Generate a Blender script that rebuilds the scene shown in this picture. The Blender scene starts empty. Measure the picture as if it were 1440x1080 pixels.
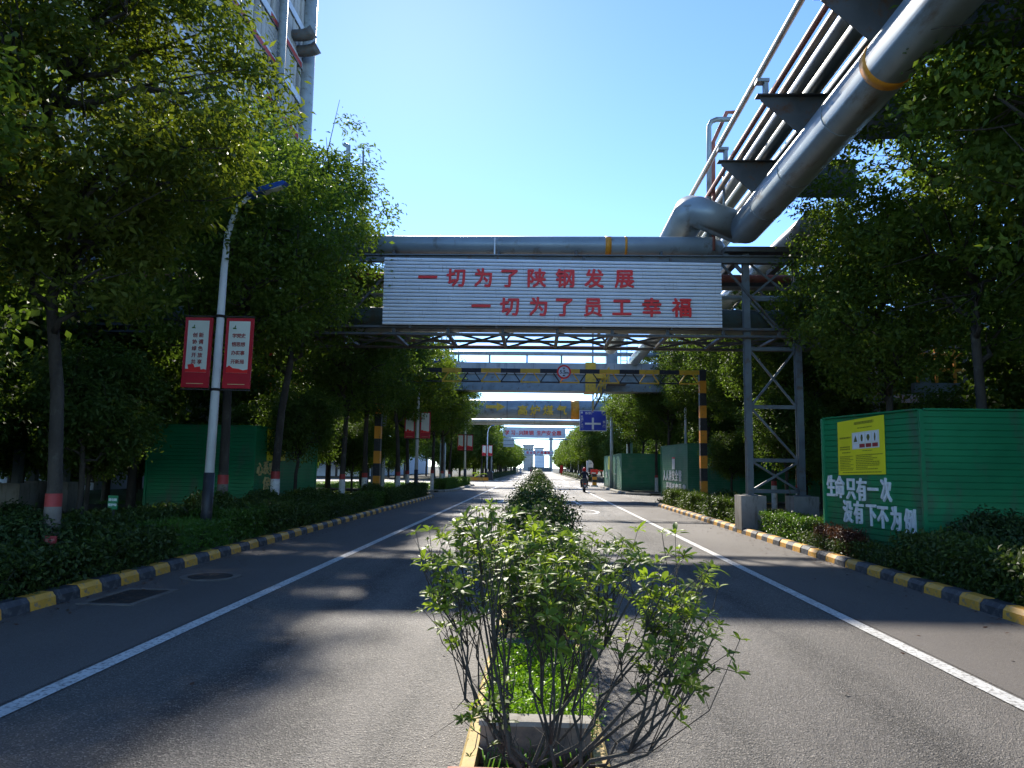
import bpy, math, random
import numpy as np
from mathutils import Vector, Matrix
R = math.radians
scene = bpy.context.scene
col = scene.collection

# ------------------------------------------------------------------ camera
FPX, EYE = 1030.0, 1.65                      # focal length in photo pixels, eye height in metres
_d = np.array([757 - 720, -(658 - 540), -FPX]); _d /= np.linalg.norm(_d)
_e = np.array([1, -.0155, 0.0])
_u = np.cross(_e, _d); _u /= np.linalg.norm(_u)
if _u[1] < 0: _u = -_u
_x = np.cross(_d, _u)
CM = np.array([_x, _d, _u])                  # camera axes -> world axes
cam_data = bpy.data.cameras.new('camera')
cam_data.sensor_width = 36; cam_data.lens = 36 * FPX / 1440
cam_data.clip_start = .05; cam_data.clip_end = 6000
cam = bpy.data.objects.new('camera', cam_data); col.objects.link(cam)
M4 = Matrix([[*CM[0], 0], [*CM[1], 0], [*CM[2], EYE], [0, 0, 0, 1]])
cam.matrix_world = M4
scene.camera = cam

def ray(px, py): return CM @ np.array([px - 720, -(py - 540), -FPX])
def at_y(px, py, Y):
    r = ray(px, py); r = r * Y / r[1]; return Vector((r[0], r[1], r[2] + EYE))

# ------------------------------------------------------------------ sky, sun, exposure
SUN_EL, SUN_AZ = 33.9, 11.4                  # degrees; azimuth counted from the road's direction to the left
world = bpy.data.worlds.new('World'); scene.world = world; world.use_nodes = True
wn = world.node_tree; wn.nodes.clear()
sky_n = wn.nodes.new('ShaderNodeTexSky'); sky_n.sky_type = 'NISHITA'; sky_n.sun_disc = False
sky_n.sun_elevation = R(SUN_EL); sky_n.sun_rotation = R(-SUN_AZ)
sky_n.altitude = 600; sky_n.air_density = .45; sky_n.dust_density = .03; sky_n.ozone_density = 2.0
bg = wn.nodes.new('ShaderNodeBackground'); bg.inputs[1].default_value = .15
wo = wn.nodes.new('ShaderNodeOutputWorld')
hs = wn.nodes.new('ShaderNodeHueSaturation'); hs.inputs['Saturation'].default_value = 1.17; hs.inputs['Hue'].default_value = .51
wn.links.new(sky_n.outputs[0], hs.inputs['Color']); tint = wn.nodes.new('ShaderNodeVectorMath'); tint.operation = 'MULTIPLY'; tint.inputs[1].default_value = (1.06, 1.0, .80)
wn.links.new(hs.outputs[0], tint.inputs[0]); wn.links.new(tint.outputs[0], bg.inputs[0]); wn.links.new(bg.outputs[0], wo.inputs[0])
sd = bpy.data.lights.new('sun', 'SUN'); sd.energy = 2.05; sd.angle = R(1.5); sd.color = (1, .93, .82)
sun = bpy.data.objects.new('sun', sd); col.objects.link(sun)
_sv = Vector((-math.sin(R(SUN_AZ)) * math.cos(R(SUN_EL)), math.cos(R(SUN_AZ)) * math.cos(R(SUN_EL)), math.sin(R(SUN_EL))))
sun.rotation_euler = _sv.to_track_quat('Z', 'Y').to_euler(); sun.location = (-20, 60, 60)
scene.view_settings.view_transform = 'Standard'; scene.view_settings.look = 'None'
scene.view_settings.gamma = 1; scene.view_settings.use_curve_mapping = False
scene.view_settings.exposure = 2.05
scene.render.engine = 'CYCLES'
scene.cycles.max_bounces = 6; scene.cycles.transparent_max_bounces = 8

# ------------------------------------------------------------------ materials
MATS = {}
def mat(name, c, rough=.6, metal=0.0, var=.18, scale=3.0, bump=.08, bscale=45.0, spec=.4, obj_var=0.0,
        wear=None, wear_amt=.0, wear_scale=9.0, stretch=(1, 1, 1), streak=None):
    """procedural paint / metal / concrete: colour mottling, optional worn patches of a second colour, fine relief"""
    m = bpy.data.materials.new(name); m.use_nodes = True
    nt = m.node_tree; N = nt.nodes; L = nt.links
    b = N['Principled BSDF']
    tc = N.new('ShaderNodeTexCoord'); mp = N.new('ShaderNodeMapping'); mp.inputs['Scale'].default_value = stretch
    L.new(tc.outputs['Object'], mp.inputs[0])
    no = N.new('ShaderNodeTexNoise'); no.inputs['Scale'].default_value = scale; no.inputs['Detail'].default_value = 6
    L.new(mp.outputs[0], no.inputs['Vector'])
    mr = N.new('ShaderNodeMapRange'); mr.inputs[1].default_value = .3; mr.inputs[2].default_value = .7
    mr.inputs[3].default_value = 1 - var; mr.inputs[4].default_value = 1 + var
    L.new(no.outputs['Fac'], mr.inputs[0])
    base = N.new('ShaderNodeVectorMath'); base.operation = 'SCALE'; base.inputs[0].default_value = c[:3]
    L.new(mr.outputs[0], base.inputs['Scale'])
    out = base.outputs[0]
    if obj_var:
        oi = N.new('ShaderNodeObjectInfo'); m2 = N.new('ShaderNodeMapRange')
        m2.inputs[3].default_value = 1 - obj_var; m2.inputs[4].default_value = 1 + obj_var
        L.new(oi.outputs['Random'], m2.inputs[0])
        v2 = N.new('ShaderNodeVectorMath'); v2.operation = 'SCALE'
        L.new(out, v2.inputs[0]); L.new(m2.outputs[0], v2.inputs['Scale']); out = v2.outputs[0]
    if wear:
        n2 = N.new('ShaderNodeTexNoise'); n2.inputs['Scale'].default_value = wear_scale; n2.inputs['Detail'].default_value = 9
        n2.inputs['Roughness'].default_value = .65
        if streak:
            mp2 = N.new('ShaderNodeMapping'); mp2.inputs['Scale'].default_value = streak
            L.new(tc.outputs['Object'], mp2.inputs[0]); L.new(mp2.outputs[0], n2.inputs['Vector'])
        else: L.new(tc.outputs['Object'], n2.inputs['Vector'])
        r2 = N.new('ShaderNodeMapRange'); r2.inputs[1].default_value = .62 - wear_amt * .25; r2.inputs[2].default_value = .74 - wear_amt * .2
        L.new(n2.outputs['Fac'], r2.inputs[0])
        mx = N.new('ShaderNodeMix'); mx.data_type = 'RGBA'; mx.inputs['B'].default_value = (*wear, 1)
        L.new(r2.outputs[0], mx.inputs['Factor']); L.new(out, mx.inputs['A']); out = mx.outputs['Result']
    L.new(out, b.inputs['Base Color'])
    b.inputs['Roughness'].default_value = rough; b.inputs['Metallic'].default_value = metal
    b.inputs['Specular IOR Level'].default_value = spec
    if bump:
        nb = N.new('ShaderNodeTexNoise'); nb.inputs['Scale'].default_value = bscale; nb.inputs['Detail'].default_value = 4
        L.new(tc.outputs['Object'], nb.inputs['Vector'])
        bp = N.new('ShaderNodeBump'); bp.inputs['Strength'].default_value = bump; bp.inputs['Distance'].default_value = .02
        L.new(nb.outputs['Fac'], bp.inputs['Height']); L.new(bp.outputs[0], b.inputs['Normal'])
    MATS[name] = m
    return m

def leaf_mat(name, c1, c2, trans=.4, rough=.42, spec=.35):
    m = bpy.data.materials.new(name); m.use_nodes = True
    nt = m.node_tree; N = nt.nodes; L = nt.links
    b = N['Principled BSDF']; out = N['Material Output']
    ge = N.new('ShaderNodeNewGeometry'); oi = N.new('ShaderNodeObjectInfo')
    ad = N.new('ShaderNodeMath'); ad.operation = 'MULTIPLY_ADD'; ad.inputs[1].default_value = .75
    m3 = N.new('ShaderNodeMath'); m3.operation = 'MULTIPLY'; m3.inputs[1].default_value = .25
    L.new(oi.outputs['Random'], m3.inputs[0])
    L.new(ge.outputs['Random Per Island'], ad.inputs[0]); L.new(m3.outputs[0], ad.inputs[2])
    cr = N.new('ShaderNodeMix'); cr.data_type = 'RGBA'
    cr.inputs['A'].default_value = (*c1, 1); cr.inputs['B'].default_value = (*c2, 1)
    L.new(ad.outputs[0], cr.inputs['Factor'])
    L.new(cr.outputs['Result'], b.inputs['Base Color'])
    b.inputs['Roughness'].default_value = rough; b.inputs['Specular IOR Level'].default_value = spec
    tr = N.new('ShaderNodeBsdfTranslucent')
    tv = N.new('ShaderNodeVectorMath'); tv.operation = 'MULTIPLY'; tv.inputs[1].default_value = (1.5, 1.6, .7)
    L.new(cr.outputs['Result'], tv.inputs[0]); L.new(tv.outputs[0], tr.inputs[0])
    mx = N.new('ShaderNodeMixShader'); mx.inputs[0].default_value = trans
    L.new(b.outputs[0], mx.inputs[1]); L.new(tr.outputs[0], mx.inputs[2]); L.new(mx.outputs[0], out.inputs[0])
    MATS[name] = m
    return m

def asphalt(name, c, dark, light, rough, bump, streaks=True, aggregate=260.0):
    m = bpy.data.materials.new(name); m.use_nodes = True
    nt = m.node_tree; N = nt.nodes; L = nt.links; b = N['Principled BSDF']
    tc = N.new('ShaderNodeTexCoord')
    def noise(scale, detail, vec_scale=None, rough_=.5):
        n = N.new('ShaderNodeTexNoise'); n.inputs['Scale'].default_value = scale; n.inputs['Detail'].default_value = detail
        n.inputs['Roughness'].default_value = rough_
        if vec_scale:
            mp = N.new('ShaderNodeMapping'); mp.inputs['Scale'].default_value = vec_scale
            L.new(tc.outputs['Object'], mp.inputs[0]); L.new(mp.outputs[0], n.inputs['Vector'])
        else: L.new(tc.outputs['Object'], n.inputs['Vector'])
        return n
    def mixc(fac, a, bcol):
        mx = N.new('ShaderNodeMix'); mx.data_type = 'RGBA'
        L.new(fac, mx.inputs['Factor'])
        if isinstance(a, tuple): mx.inputs['A'].default_value = (*a, 1)
        else: L.new(a, mx.inputs['A'])
        mx.inputs['B'].default_value = (*bcol, 1)
        return mx.outputs['Result']
    def rng(src, lo, hi, o0=0, o1=1):
        r = N.new('ShaderNodeMapRange'); r.inputs[1].default_value = lo; r.inputs[2].default_value = hi
        r.inputs[3].default_value = o0; r.inputs[4].default_value = o1
        L.new(src, r.inputs[0]); return r.outputs[0]
    big = noise(.5, 6, (1, .35, 1))
    out = mixc(rng(big.outputs['Fac'], .38, .68), c, dark)
    if streaks:
        st = noise(1.6, 8, (1.4, .07, 1), .6)
        out = mixc(rng(st.outputs['Fac'], .56, .70, 0, .75), out, dark)
        st2 = noise(1.1, 8, (1.0, .10, 1), .6)
        out = mixc(rng(st2.outputs['Fac'], .55, .75, 0, .6), out, light)
        sp = noise(3.2, 9, (1, .6, 1), .7)
        out = mixc(rng(sp.outputs['Fac'], .63, .70, 0, .6), out, tuple(x * .55 for x in dark))
        # tyre tracks: dark rubber bands along the lanes, broken up by noise
        sx = N.new('ShaderNodeSeparateXYZ'); L.new(tc.outputs['Object'], sx.inputs[0])
        wv = noise(.35, 3, (.2, 1, 1))
        for x0, wd in ((-.85, .16), (-1.5, .2), (-2.3, .26), (1.25, .2), (2.5, .26)):
            ab = N.new('ShaderNodeMath'); ab.operation = 'MULTIPLY_ADD'; ab.inputs[1].default_value = .5; L.new(wv.outputs['Fac'], ab.inputs[0]); L.new(sx.outputs[0], ab.inputs[2])
            su = N.new('ShaderNodeMath'); su.operation = 'SUBTRACT'; su.inputs[1].default_value = x0 + .25; L.new(ab.outputs[0], su.inputs[0])
            aa = N.new('ShaderNodeMath'); aa.operation = 'ABSOLUTE'; L.new(su.outputs[0], aa.inputs[0])
            gn = noise(2.2, 8, (1.6, .35, 1), .65); ml = N.new('ShaderNodeMath'); ml.operation = 'MULTIPLY'
            L.new(rng(aa.outputs[0], wd * .2, wd * 1.5, 1, 0), ml.inputs[0]); L.new(rng(gn.outputs['Fac'], .34, .52, .1, 1), ml.inputs[1])
            out = mixc(ml.outputs[0], out, tuple(x * .5 for x in dark))
        vr = N.new('ShaderNodeTexVoronoi'); vr.feature = 'DISTANCE_TO_EDGE'; vr.inputs['Scale'].default_value = .55
        wob = noise(2.5, 5); vm = N.new('ShaderNodeVectorMath'); vm.operation = 'MULTIPLY_ADD'
        vm.inputs[1].default_value = (.55, .55, 0); L.new(wob.outputs['Color'], vm.inputs[0]); L.new(tc.outputs['Object'], vm.inputs[2])
        L.new(vm.outputs[0], vr.inputs['Vector'])
        gate = noise(.28, 2)
        cr = N.new('ShaderNodeMath'); cr.operation = 'MULTIPLY'
        L.new(rng(vr.outputs['Distance'], .004, .010, 1, 0), cr.inputs[0]); L.new(rng(gate.outputs['Fac'], .50, .58), cr.inputs[1])
        out = mixc(cr.outputs[0], out, tuple(x * .45 for x in dark))
    md = noise(22, 5, None, .7)
    out = mixc(rng(md.outputs['Fac'], .55, .75, 0, .5), out, tuple(x * .6 for x in dark)); out = mixc(rng(md.outputs['Fac'], .45, .25, 0, .5), out, light)
    ag = N.new('ShaderNodeTexVoronoi'); ag.inputs['Scale'].default_value = aggregate
    L.new(tc.outputs['Object'], ag.inputs['Vector'])
    sep = N.new('ShaderNodeSeparateColor'); L.new(ag.outputs['Color'], sep.inputs[0])
    out = mixc(rng(sep.outputs[0], .72, .95, 0, .55), out, tuple(x * 2.0 for x in light))
    out = mixc(rng(sep.outputs[1], .7, .95, 0, .55), out, tuple(x * .4 for x in dark))
    L.new(out, b.inputs['Base Color'])
    L.new(rng(big.outputs['Fac'], .3, .7, rough - .06, rough + .08), b.inputs['Roughness'])
    b.inputs['Specular IOR Level'].default_value = .45
    bp = N.new('ShaderNodeBump'); bp.inputs['Strength'].default_value = bump; bp.inputs['Distance'].default_value = .012
    L.new(ag.outputs['Distance'], bp.inputs['Height'])
    nb = noise(38, 4); bp2 = N.new('ShaderNodeBump'); bp2.inputs['Strength'].default_value = bump * .5; bp2.inputs['Distance'].default_value = .03
    L.new(nb.outputs['Fac'], bp2.inputs['Height']); L.new(bp.outputs[0], bp2.inputs['Normal']); L.new(bp2.outputs[0], b.inputs['Normal'])
    MATS[name] = m
    return m

asphalt('asphalt', (.142, .127, .109), (.084, .075, .065), (.205, .183, .157), .68, 1.0, aggregate=100)
asphalt('asphalt_edge', (.128, .112, .097), (.098, .085, .074), (.145, .128, .112), .78, .3, streaks=False, aggregate=240)
mat('soil', (.055, .045, .03), .95, var=.5, scale=2.2, bump=.6, bscale=30, wear=(.05, .075, .02), wear_amt=.5, wear_scale=1.4)
mat('ground', (.07, .07, .04), .95, var=.4, scale=.4, bump=.3, bscale=8)
mat('lawn', (.07, .12, .025), .95, var=.4, scale=1.5, bump=.6, bscale=60)
mat('kerb_yellow', (.7, .35, .04), .6, var=.16, scale=7, bump=.15, obj_var=.14, wear=(.2, .18, .15), wear_amt=.32, wear_scale=11)
mat('kerb_black', (.045, .047, .052), .65, var=.3, scale=7, bump=.15, obj_var=.25, wear=(.14, .135, .125), wear_amt=.35, wear_scale=9)
mat('kerb_bare', (.3, .27, .2), .8, var=.25, scale=3, bump=.2, wear=(.2, .18, .15), wear_amt=.4)
mat('line_white', (.66, .65, .61), .6, var=.16, scale=2.5, bump=.1, wear=(.19, .175, .155), wear_amt=.5, wear_scale=30)
mat('slat_white', (.82, .83, .84), .45, var=.06, scale=2, bump=.02, wear=(.5, .48, .45), wear_amt=.14, wear_scale=4, streak=(4, 1, .6))
mat('white_paint', (.76, .76, .74), .5, var=.08, scale=4, bump=.04)
mat('lime_wash', (.66, .64, .6), .85, var=.2, scale=9, bump=.4, bscale=30, wear=(.2, .17, .13), wear_amt=.2, wear_scale=12)
mat('red_paint', (.82, .022, .018), .45, var=.1, scale=6, bump=.02)
mat('red_faded', (.34, .04, .035), .6, var=.15, scale=6, bump=.05)
mat('steel_grey', (.22, .255, .26), .5, metal=.25, var=.2, scale=2, bump=.06, wear=(.16, .11, .075), wear_amt=.22, wear_scale=3.5)
mat('steel_dark', (.10, .105, .105), .55, metal=.2, var=.25, scale=2, bump=.08, wear=(.13, .07, .04), wear_amt=.35, wear_scale=4)
mat('pipe_grey', (.27, .31, .32), .42, metal=.25, var=.16, scale=1.2, bump=.03, wear=(.17, .15, .12), wear_amt=.25, wear_scale=2.2, streak=(1, .35, 1))
mat('pipe_pale', (.42, .45, .45), .4, metal=.35, var=.14, scale=1.5, bump=.03, wear=(.26, .23, .18), wear_amt=.2, wear_scale=3)
mat('pipe_green', (.10, .13, .115), .5, metal=.2, var=.2, scale=1.2, bump=.03, wear=(.1, .08, .05), wear_amt=.25, wear_scale=2)
mat('pipe_tan', (.36, .31, .25), .5, metal=.25, var=.2, scale=2, bump=.03, wear=(.2, .12, .07), wear_amt=.3, wear_scale=3)
mat('pipe_rust', (.3, .1, .07), .6, metal=.1, var=.25, scale=3, bump=.08, wear=(.12, .06, .04), wear_amt=.3)
mat('safety_yellow', (.72, .42, .03), .5, var=.12, scale=4, bump=.04, wear=(.25, .17, .09), wear_amt=.2)
mat('safety_orange', (.74, .28, .02), .5, var=.12, scale=4, bump=.04, wear=(.3, .15, .06), wear_amt=.2)
mat('safety_black', (.025, .025, .027), .5, var=.3, scale=4, bump=.04, wear=(.08, .07, .06), wear_amt=.2)
mat('green_sheet', (.01, .2, .072), .5, metal=.0, var=.2, scale=.9, bump=.14, bscale=2.5, obj_var=.06, wear=(.06, .14, .075), wear_amt=.36, wear_scale=2.2, streak=(1, 1, .3))
mat('green_sheet_pale', (.04, .2, .095), .5, metal=.0, var=.2, scale=1.1, bump=.12, bscale=2.5, wear=(.09, .2, .12), wear_amt=.4, wear_scale=2.2)  # paler, greyer green for the slogan walls of the far enclosures
mat('notice_yellow', (.8, .72, .02), .5, var=.08, scale=2, bump=.04, bscale=6)
mat('print_dark', (.12, .12, .02), .6, var=.1, bump=0)
mat('print_black', (.03, .03, .03), .6, var=.1, bump=0)
mat('gold', (.62, .47, .2), .5, var=.2, scale=8, bump=.02)
mat('banner_red', (.5, .012, .022), .5, var=.1, scale=3, bump=.03, bscale=8)
mat('banner_cream', (.72, .71, .58), .55, var=.05, scale=3, bump=.02)
mat('concrete', (.3, .275, .24), .85, var=.25, scale=2.5, bump=.25, bscale=28, wear=(.16, .14, .11), wear_amt=.4, wear_scale=4, streak=(2, 2, .5))
mat('concrete_pale', (.42, .42, .4), .85, var=.15, scale=1, bump=.15, wear=(.28, .27, .25), wear_amt=.35, wear_scale=2, streak=(1, 1, .3))
mat('brick_pink', (.5, .2, .15), .8, var=.2, scale=6, bump=.2, wear=(.4, .3, .24), wear_amt=.3)
mat('planter_brown', (.2, .14, .1), .8, var=.25, scale=3, bump=.2, stretch=(1, 1, 5), wear=(.12, .09, .07), wear_amt=.4)
mat('planter_yellow', (.55, .38, .12), .75, var=.2, scale=4, bump=.15, wear=(.35, .28, .18), wear_amt=.45, wear_scale=6)
mat('bark', (.05, .04, .03), .9, var=.4, scale=6, bump=.9, bscale=26, stretch=(1, 1, .25), wear=(.09, .08, .06), wear_amt=.3, wear_scale=5)
mat('stem', (.052, .044, .034), .85, var=.35, scale=20, bump=.5, bscale=120)
mat('wall_grey', (.36, .36, .35), .75, var=.14, scale=.5, bump=.05, wear=(.22, .21, .2), wear_amt=.4, wear_scale=.9, streak=(1, 1, .12))
mat('wall_blue', (.5, .56, .66), .6, var=.1, scale=.6, bump=.03, wear=(.4, .42, .45), wear_amt=.25, wear_scale=1)
mat('far_white', (.66, .68, .7), .6, var=.08, scale=.3, bump=.02)
mat('glass_dark', (.03, .035, .04), .12, var=.2, scale=1, bump=.02, spec=.6)
mat('sign_blue', (.01, .045, .42), .35, var=.05, scale=2, bump=0)
mat('rubber', (.02, .02, .02), .8, var=.2, bump=.1)
mat('dark_plastic', (.03, .03, .035), .35, var=.2, bump=.02)
mat('jacket_navy', (.025, .032, .06), .9, var=.25, scale=9, bump=.25, bscale=20)
mat('skin', (.42, .25, .17), .55, var=.08, scale=8, bump=.05)
mat('chrome', (.55, .55, .55), .25, metal=.9, var=.05, bump=0)
mat('lamp_blue', (.02, .09, .4), .35, var=.1, bump=.02)
mat('lamp_glass', (.65, .66, .62), .2, var=.05, bump=0)
mat('iron', (.06, .05, .045), .7, metal=.4, var=.3, scale=8, bump=.3, wear=(.12, .07, .045), wear_amt=.4)
mat('frame_concrete', (.17, .145, .12), .9, var=.25, scale=5, bump=.3)
mat('tile_red', (.4, .09, .05), .7, var=.2, bump=.05)
def splash(name, top, c=(.085, .07, .05)):
    m = MATS[name]; nt = m.node_tree; N = nt.nodes; L = nt.links; b = N['Principled BSDF']
    src = b.inputs['Base Color'].links[0].from_socket
    tc = N.new('ShaderNodeTexCoord'); sx = N.new('ShaderNodeSeparateXYZ'); L.new(tc.outputs['Object'], sx.inputs[0])
    no = N.new('ShaderNodeTexNoise'); no.inputs['Scale'].default_value = 5; no.inputs['Detail'].default_value = 8; no.inputs['Roughness'].default_value = .7; L.new(tc.outputs['Object'], no.inputs['Vector'])
    ad = N.new('ShaderNodeMath'); ad.operation = 'MULTIPLY_ADD'; ad.inputs[1].default_value = -1.1; L.new(no.outputs['Fac'], ad.inputs[0]); L.new(sx.outputs[2], ad.inputs[2])
    mr = N.new('ShaderNodeMapRange'); mr.inputs[1].default_value = -.75; mr.inputs[2].default_value = top - .45; mr.inputs[3].default_value = .75; mr.inputs[4].default_value = 0; L.new(ad.outputs[0], mr.inputs[0])
    mx = N.new('ShaderNodeMix'); mx.data_type = 'RGBA'; L.new(mr.outputs[0], mx.inputs['Factor']); L.new(src, mx.inputs['A']); mx.inputs['B'].default_value = (*c, 1); L.new(mx.outputs['Result'], b.inputs['Base Color'])
splash('green_sheet', .5); splash('green_sheet_pale', .5); splash('concrete', .4)
leaf_mat('leaf_tree', (.06, .098, .017), (.145, .2, .034), .5, .55, .2)
leaf_mat('leaf_tree_warm', (.075, .1, .014), (.18, .2, .03), .45, .55, .2)
leaf_mat('leaf_tree_dark', (.05, .085, .018), (.115, .17, .036), .48, .55, .22)
leaf_mat('leaf_hedge', (.03, .055, .012), (.095, .135, .028), .32, .5, .3)
leaf_mat('leaf_hedge_bright', (.04, .09, .012), (.11, .19, .03), .35)
mat('steel_mid', (.14, .155, .16), .5, metal=.25, var=.2, scale=2, bump=.06, wear=(.13, .085, .055), wear_amt=.3, wear_scale=3.5)
leaf_mat('leaf_red', (.06, .022, .016), (.13, .055, .035), .3)
leaf_mat('leaf_shrub', (.07, .11, .018), (.17, .23, .04), .4, .5, .25)
leaf_mat('leaf_shrub_new', (.14, .2, .022), (.27, .34, .05), .45, .5, .25)
leaf_mat('leaf_camellia', (.022, .046, .013), (.065, .105, .028), .3, .45, .25)
leaf_mat('leaf_lime', (.12, .24, .012), (.22, .37, .025), .4)
leaf_mat('leaf_fresh', (.05, .14, .015), (.1, .2, .03), .4)

# ------------------------------------------------------------------ mesh helpers
def woff(o):
    v = Vector((0, 0, 0))
    while o is not None: v += o.location; o = o.parent
    return v

class MB:
    def __init__(s): s.v = []; s.f = []
    def add(s, vs, fs):
        n = len(s.v); s.v += [tuple(p) for p in vs]; s.f += [tuple(i + n for i in q) for q in fs]; return s
    def box(s, x0, x1, y0, y1, z0, z1):
        return s.add([(x0, y0, z0), (x1, y0, z0), (x1, y1, z0), (x0, y1, z0), (x0, y0, z1), (x1, y0, z1), (x1, y1, z1), (x0, y1, z1)],
                     [(0, 3, 2, 1), (4, 5, 6, 7), (0, 1, 5, 4), (1, 2, 6, 5), (2, 3, 7, 6), (3, 0, 4, 7)])
    def bar(s, a, b, w, h=None):
        a = Vector(a); b = Vector(b); h = h or w
        d = (b - a).normalized(); up = Vector((0, 0, 1)) if abs(d.z) < .95 else Vector((0, 1, 0))
        x = d.cross(up).normalized() * w / 2; y = x.cross(d).normalized() * h / 2
        vs = [a - x - y, a + x - y, a + x + y, a - x + y, b - x - y, b + x - y, b + x + y, b - x + y]
        return s.add(vs, [(0, 1, 2, 3), (7, 6, 5, 4), (0, 4, 5, 1), (1, 5, 6, 2), (2, 6, 7, 3), (3, 7, 4, 0)])
    def tube(s, pts, rad, n=8, cap=True):
        pts = [Vector(p) for p in pts]
        if not hasattr(rad, '__len__'): rad = [rad] * len(pts)
        base = len(s.v); prev = None
        for i, p in enumerate(pts):
            t = (pts[min(i + 1, len(pts) - 1)] - pts[max(i - 1, 0)]).normalized()
            if prev is None:
                ref = Vector((0, 0, 1)) if abs(t.z) < .9 else Vector((1, 0, 0))
                x = t.cross(ref).normalized()
            else:
                x = (prev - t * prev.dot(t)).normalized()
            prev = x; y = t.cross(x)
            k = 1.0
            if 0 < i < len(pts) - 1:
                c = (pts[i] - pts[i - 1]).normalized().dot(t); k = 1 / max(c, .6)
            for j in range(n):
                a = 2 * math.pi * j / n
                s.v.append(tuple(p + (x * math.cos(a) + y * math.sin(a)) * rad[i] * (k if k < 1.2 else 1.0)))
        for i in range(len(pts) - 1):
            for j in range(n):
                a = base + i * n + j; b = base + i * n + (j + 1) % n
                s.f.append((a, b, b + n, a + n))
        if cap:
            s.f.append(tuple(base + j for j in reversed(range(n))))
            s.f.append(tuple(base + (len(pts) - 1) * n + j for j in range(n)))
        return s
    def prism(s, poly, fn):
        """poly: list of 2-D points; fn(u, v, k) -> 3-D point, k = 0 or 1 for the two ends"""
        n = len(poly)
        vs = [fn(u, v, 0) for u, v in poly] + [fn(u, v, 1) for u, v in poly]
        return s.add(vs, [tuple(range(n)), tuple(reversed(range(n, 2 * n)))] + [(j, j + n, (j + 1) % n + n, (j + 1) % n) for j in range(n)])
    def lathe(s, prof, n=16, c=(0, 0, 0)):
        base = len(s.v)
        for r, z in prof:
            for j in range(n):
                a = 2 * math.pi * j / n; s.v.append((c[0] + r * math.cos(a), c[1] + r * math.sin(a), c[2] + z))
        for i in range(len(prof) - 1):
            for j in range(n):
                a = base + i * n + j; b = base + i * n + (j + 1) % n
                s.f.append((a, b, b + n, a + n))
        s.f.append(tuple(base + j for j in reversed(range(n)))); s.f.append(tuple(base + (len(prof) - 1) * n + j for j in range(n)))
        return s
    def mesh(s, name, m, off=(0, 0, 0), smooth=False):
        me = bpy.data.meshes.new(name); o = Vector(off)
        me.from_pydata([tuple(Vector(p) - o) for p in s.v], [], s.f); me.materials.append(MATS[m]); me.update()
        if smooth:
            for p in me.polygons: p.use_smooth = len(p.vertices) == 4
        return me
    def build(s, name, m, parent=None, smooth=False):
        me = s.mesh(name, m, woff(parent) if parent else (0, 0, 0), smooth)
        return link(name, me, parent)

def link(name, me, parent=None, loc=(0, 0, 0), rot=(0, 0, 0)):
    o = bpy.data.objects.new(name, me); col.objects.link(o); o.location = loc; o.rotation_euler = rot
    if parent: o.parent = parent
    return o
def tag(o, label, cat, group=None):
    o['label'] = label; o['category'] = cat
    if group: o['group'] = group
    return o
def thing(name, label, cat, loc=(0, 0, 0), group=None):
    o = bpy.data.objects.new(name, None); col.objects.link(o); o.location = loc; o.empty_display_size = .2
    return tag(o, label, cat, group)
def struct(o): o['kind'] = 'structure'; return o
def dup(root, loc, rotz=0.0, label=None, scale=None, parent=None):
    c = root.copy(); col.objects.link(c)
    if parent is None:
        c.location = loc; c.rotation_euler = (0, 0, rotz)
        if scale: c.scale = scale if hasattr(scale, '__len__') else (scale,) * 3
        if label: c['label'] = label
    else: c.parent = parent
    for ch in list(root.children): dup(ch, None, parent=c)
    return c

def quads_mesh(name, V, nper, F, m):
    """fast mesh from numpy: V (n, nper, 3), F local quad indices (k, 4)"""
    n = V.shape[0]; me = bpy.data.meshes.new(name)
    F = np.asarray(F); k = F.shape[0]; w = F.shape[1]
    idx = (np.arange(n)[:, None, None] * nper + F[None]).reshape(-1)
    me.vertices.add(n * nper); me.vertices.foreach_set('co', V.reshape(-1).astype(np.float32))
    me.loops.add(len(idx)); me.loops.foreach_set('vertex_index', idx.astype(np.int32))
    me.polygons.add(n * k); me.polygons.foreach_set('loop_start', (np.arange(n * k) * w).astype(np.int32))
    me.materials.append(MATS[m]); me.update(calc_edges=True); me.validate()
    return me

def leaves(P, D, Nn, L, W, fold=.25):
    """kite leaves: base P, direction D, normal Nn (unit rows), lengths L, widths W -> (n,4,3)"""
    S = np.cross(D, Nn); S /= np.linalg.norm(S, axis=1)[:, None] + 1e-9
    L = L[:, None]; W = W[:, None]
    mid = P + D * L * .48 + Nn * W * fold
    return np.stack([P, mid + S * W * .5, P + D * L - Nn * L * .12, mid - S * W * .5], 1)
QUAD = [[0, 1, 2, 3]]

def unit(a): return a / (np.linalg.norm(a, axis=1)[:, None] + 1e-9)

def leaf_cloud(rng, C, nper, sig, flat, L0, W0, outward=None, up=.6):
    """clusters of leaves round centres C"""
    n = len(C) * nper
    c = np.repeat(C, nper, 0)
    off = rng.normal(size=(n, 3)) * sig; off[:, 2] *= flat
    P = c + off
    Nn = rng.normal(size=(n, 3)) * .6; Nn[:, 2] += up
    if outward is not None: Nn += unit(P - outward) * .5
    Nn = unit(Nn)
    D = rng.normal(size=(n, 3)) + unit(off) * .8; D[:, 2] -= .25
    D = unit(D - Nn * (D * Nn).sum(1)[:, None])
    L = L0 * rng.uniform(.7, 1.25, n); W = W0 * rng.uniform(.75, 1.2, n)
    return leaves(P, D, Nn, L, W)

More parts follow.
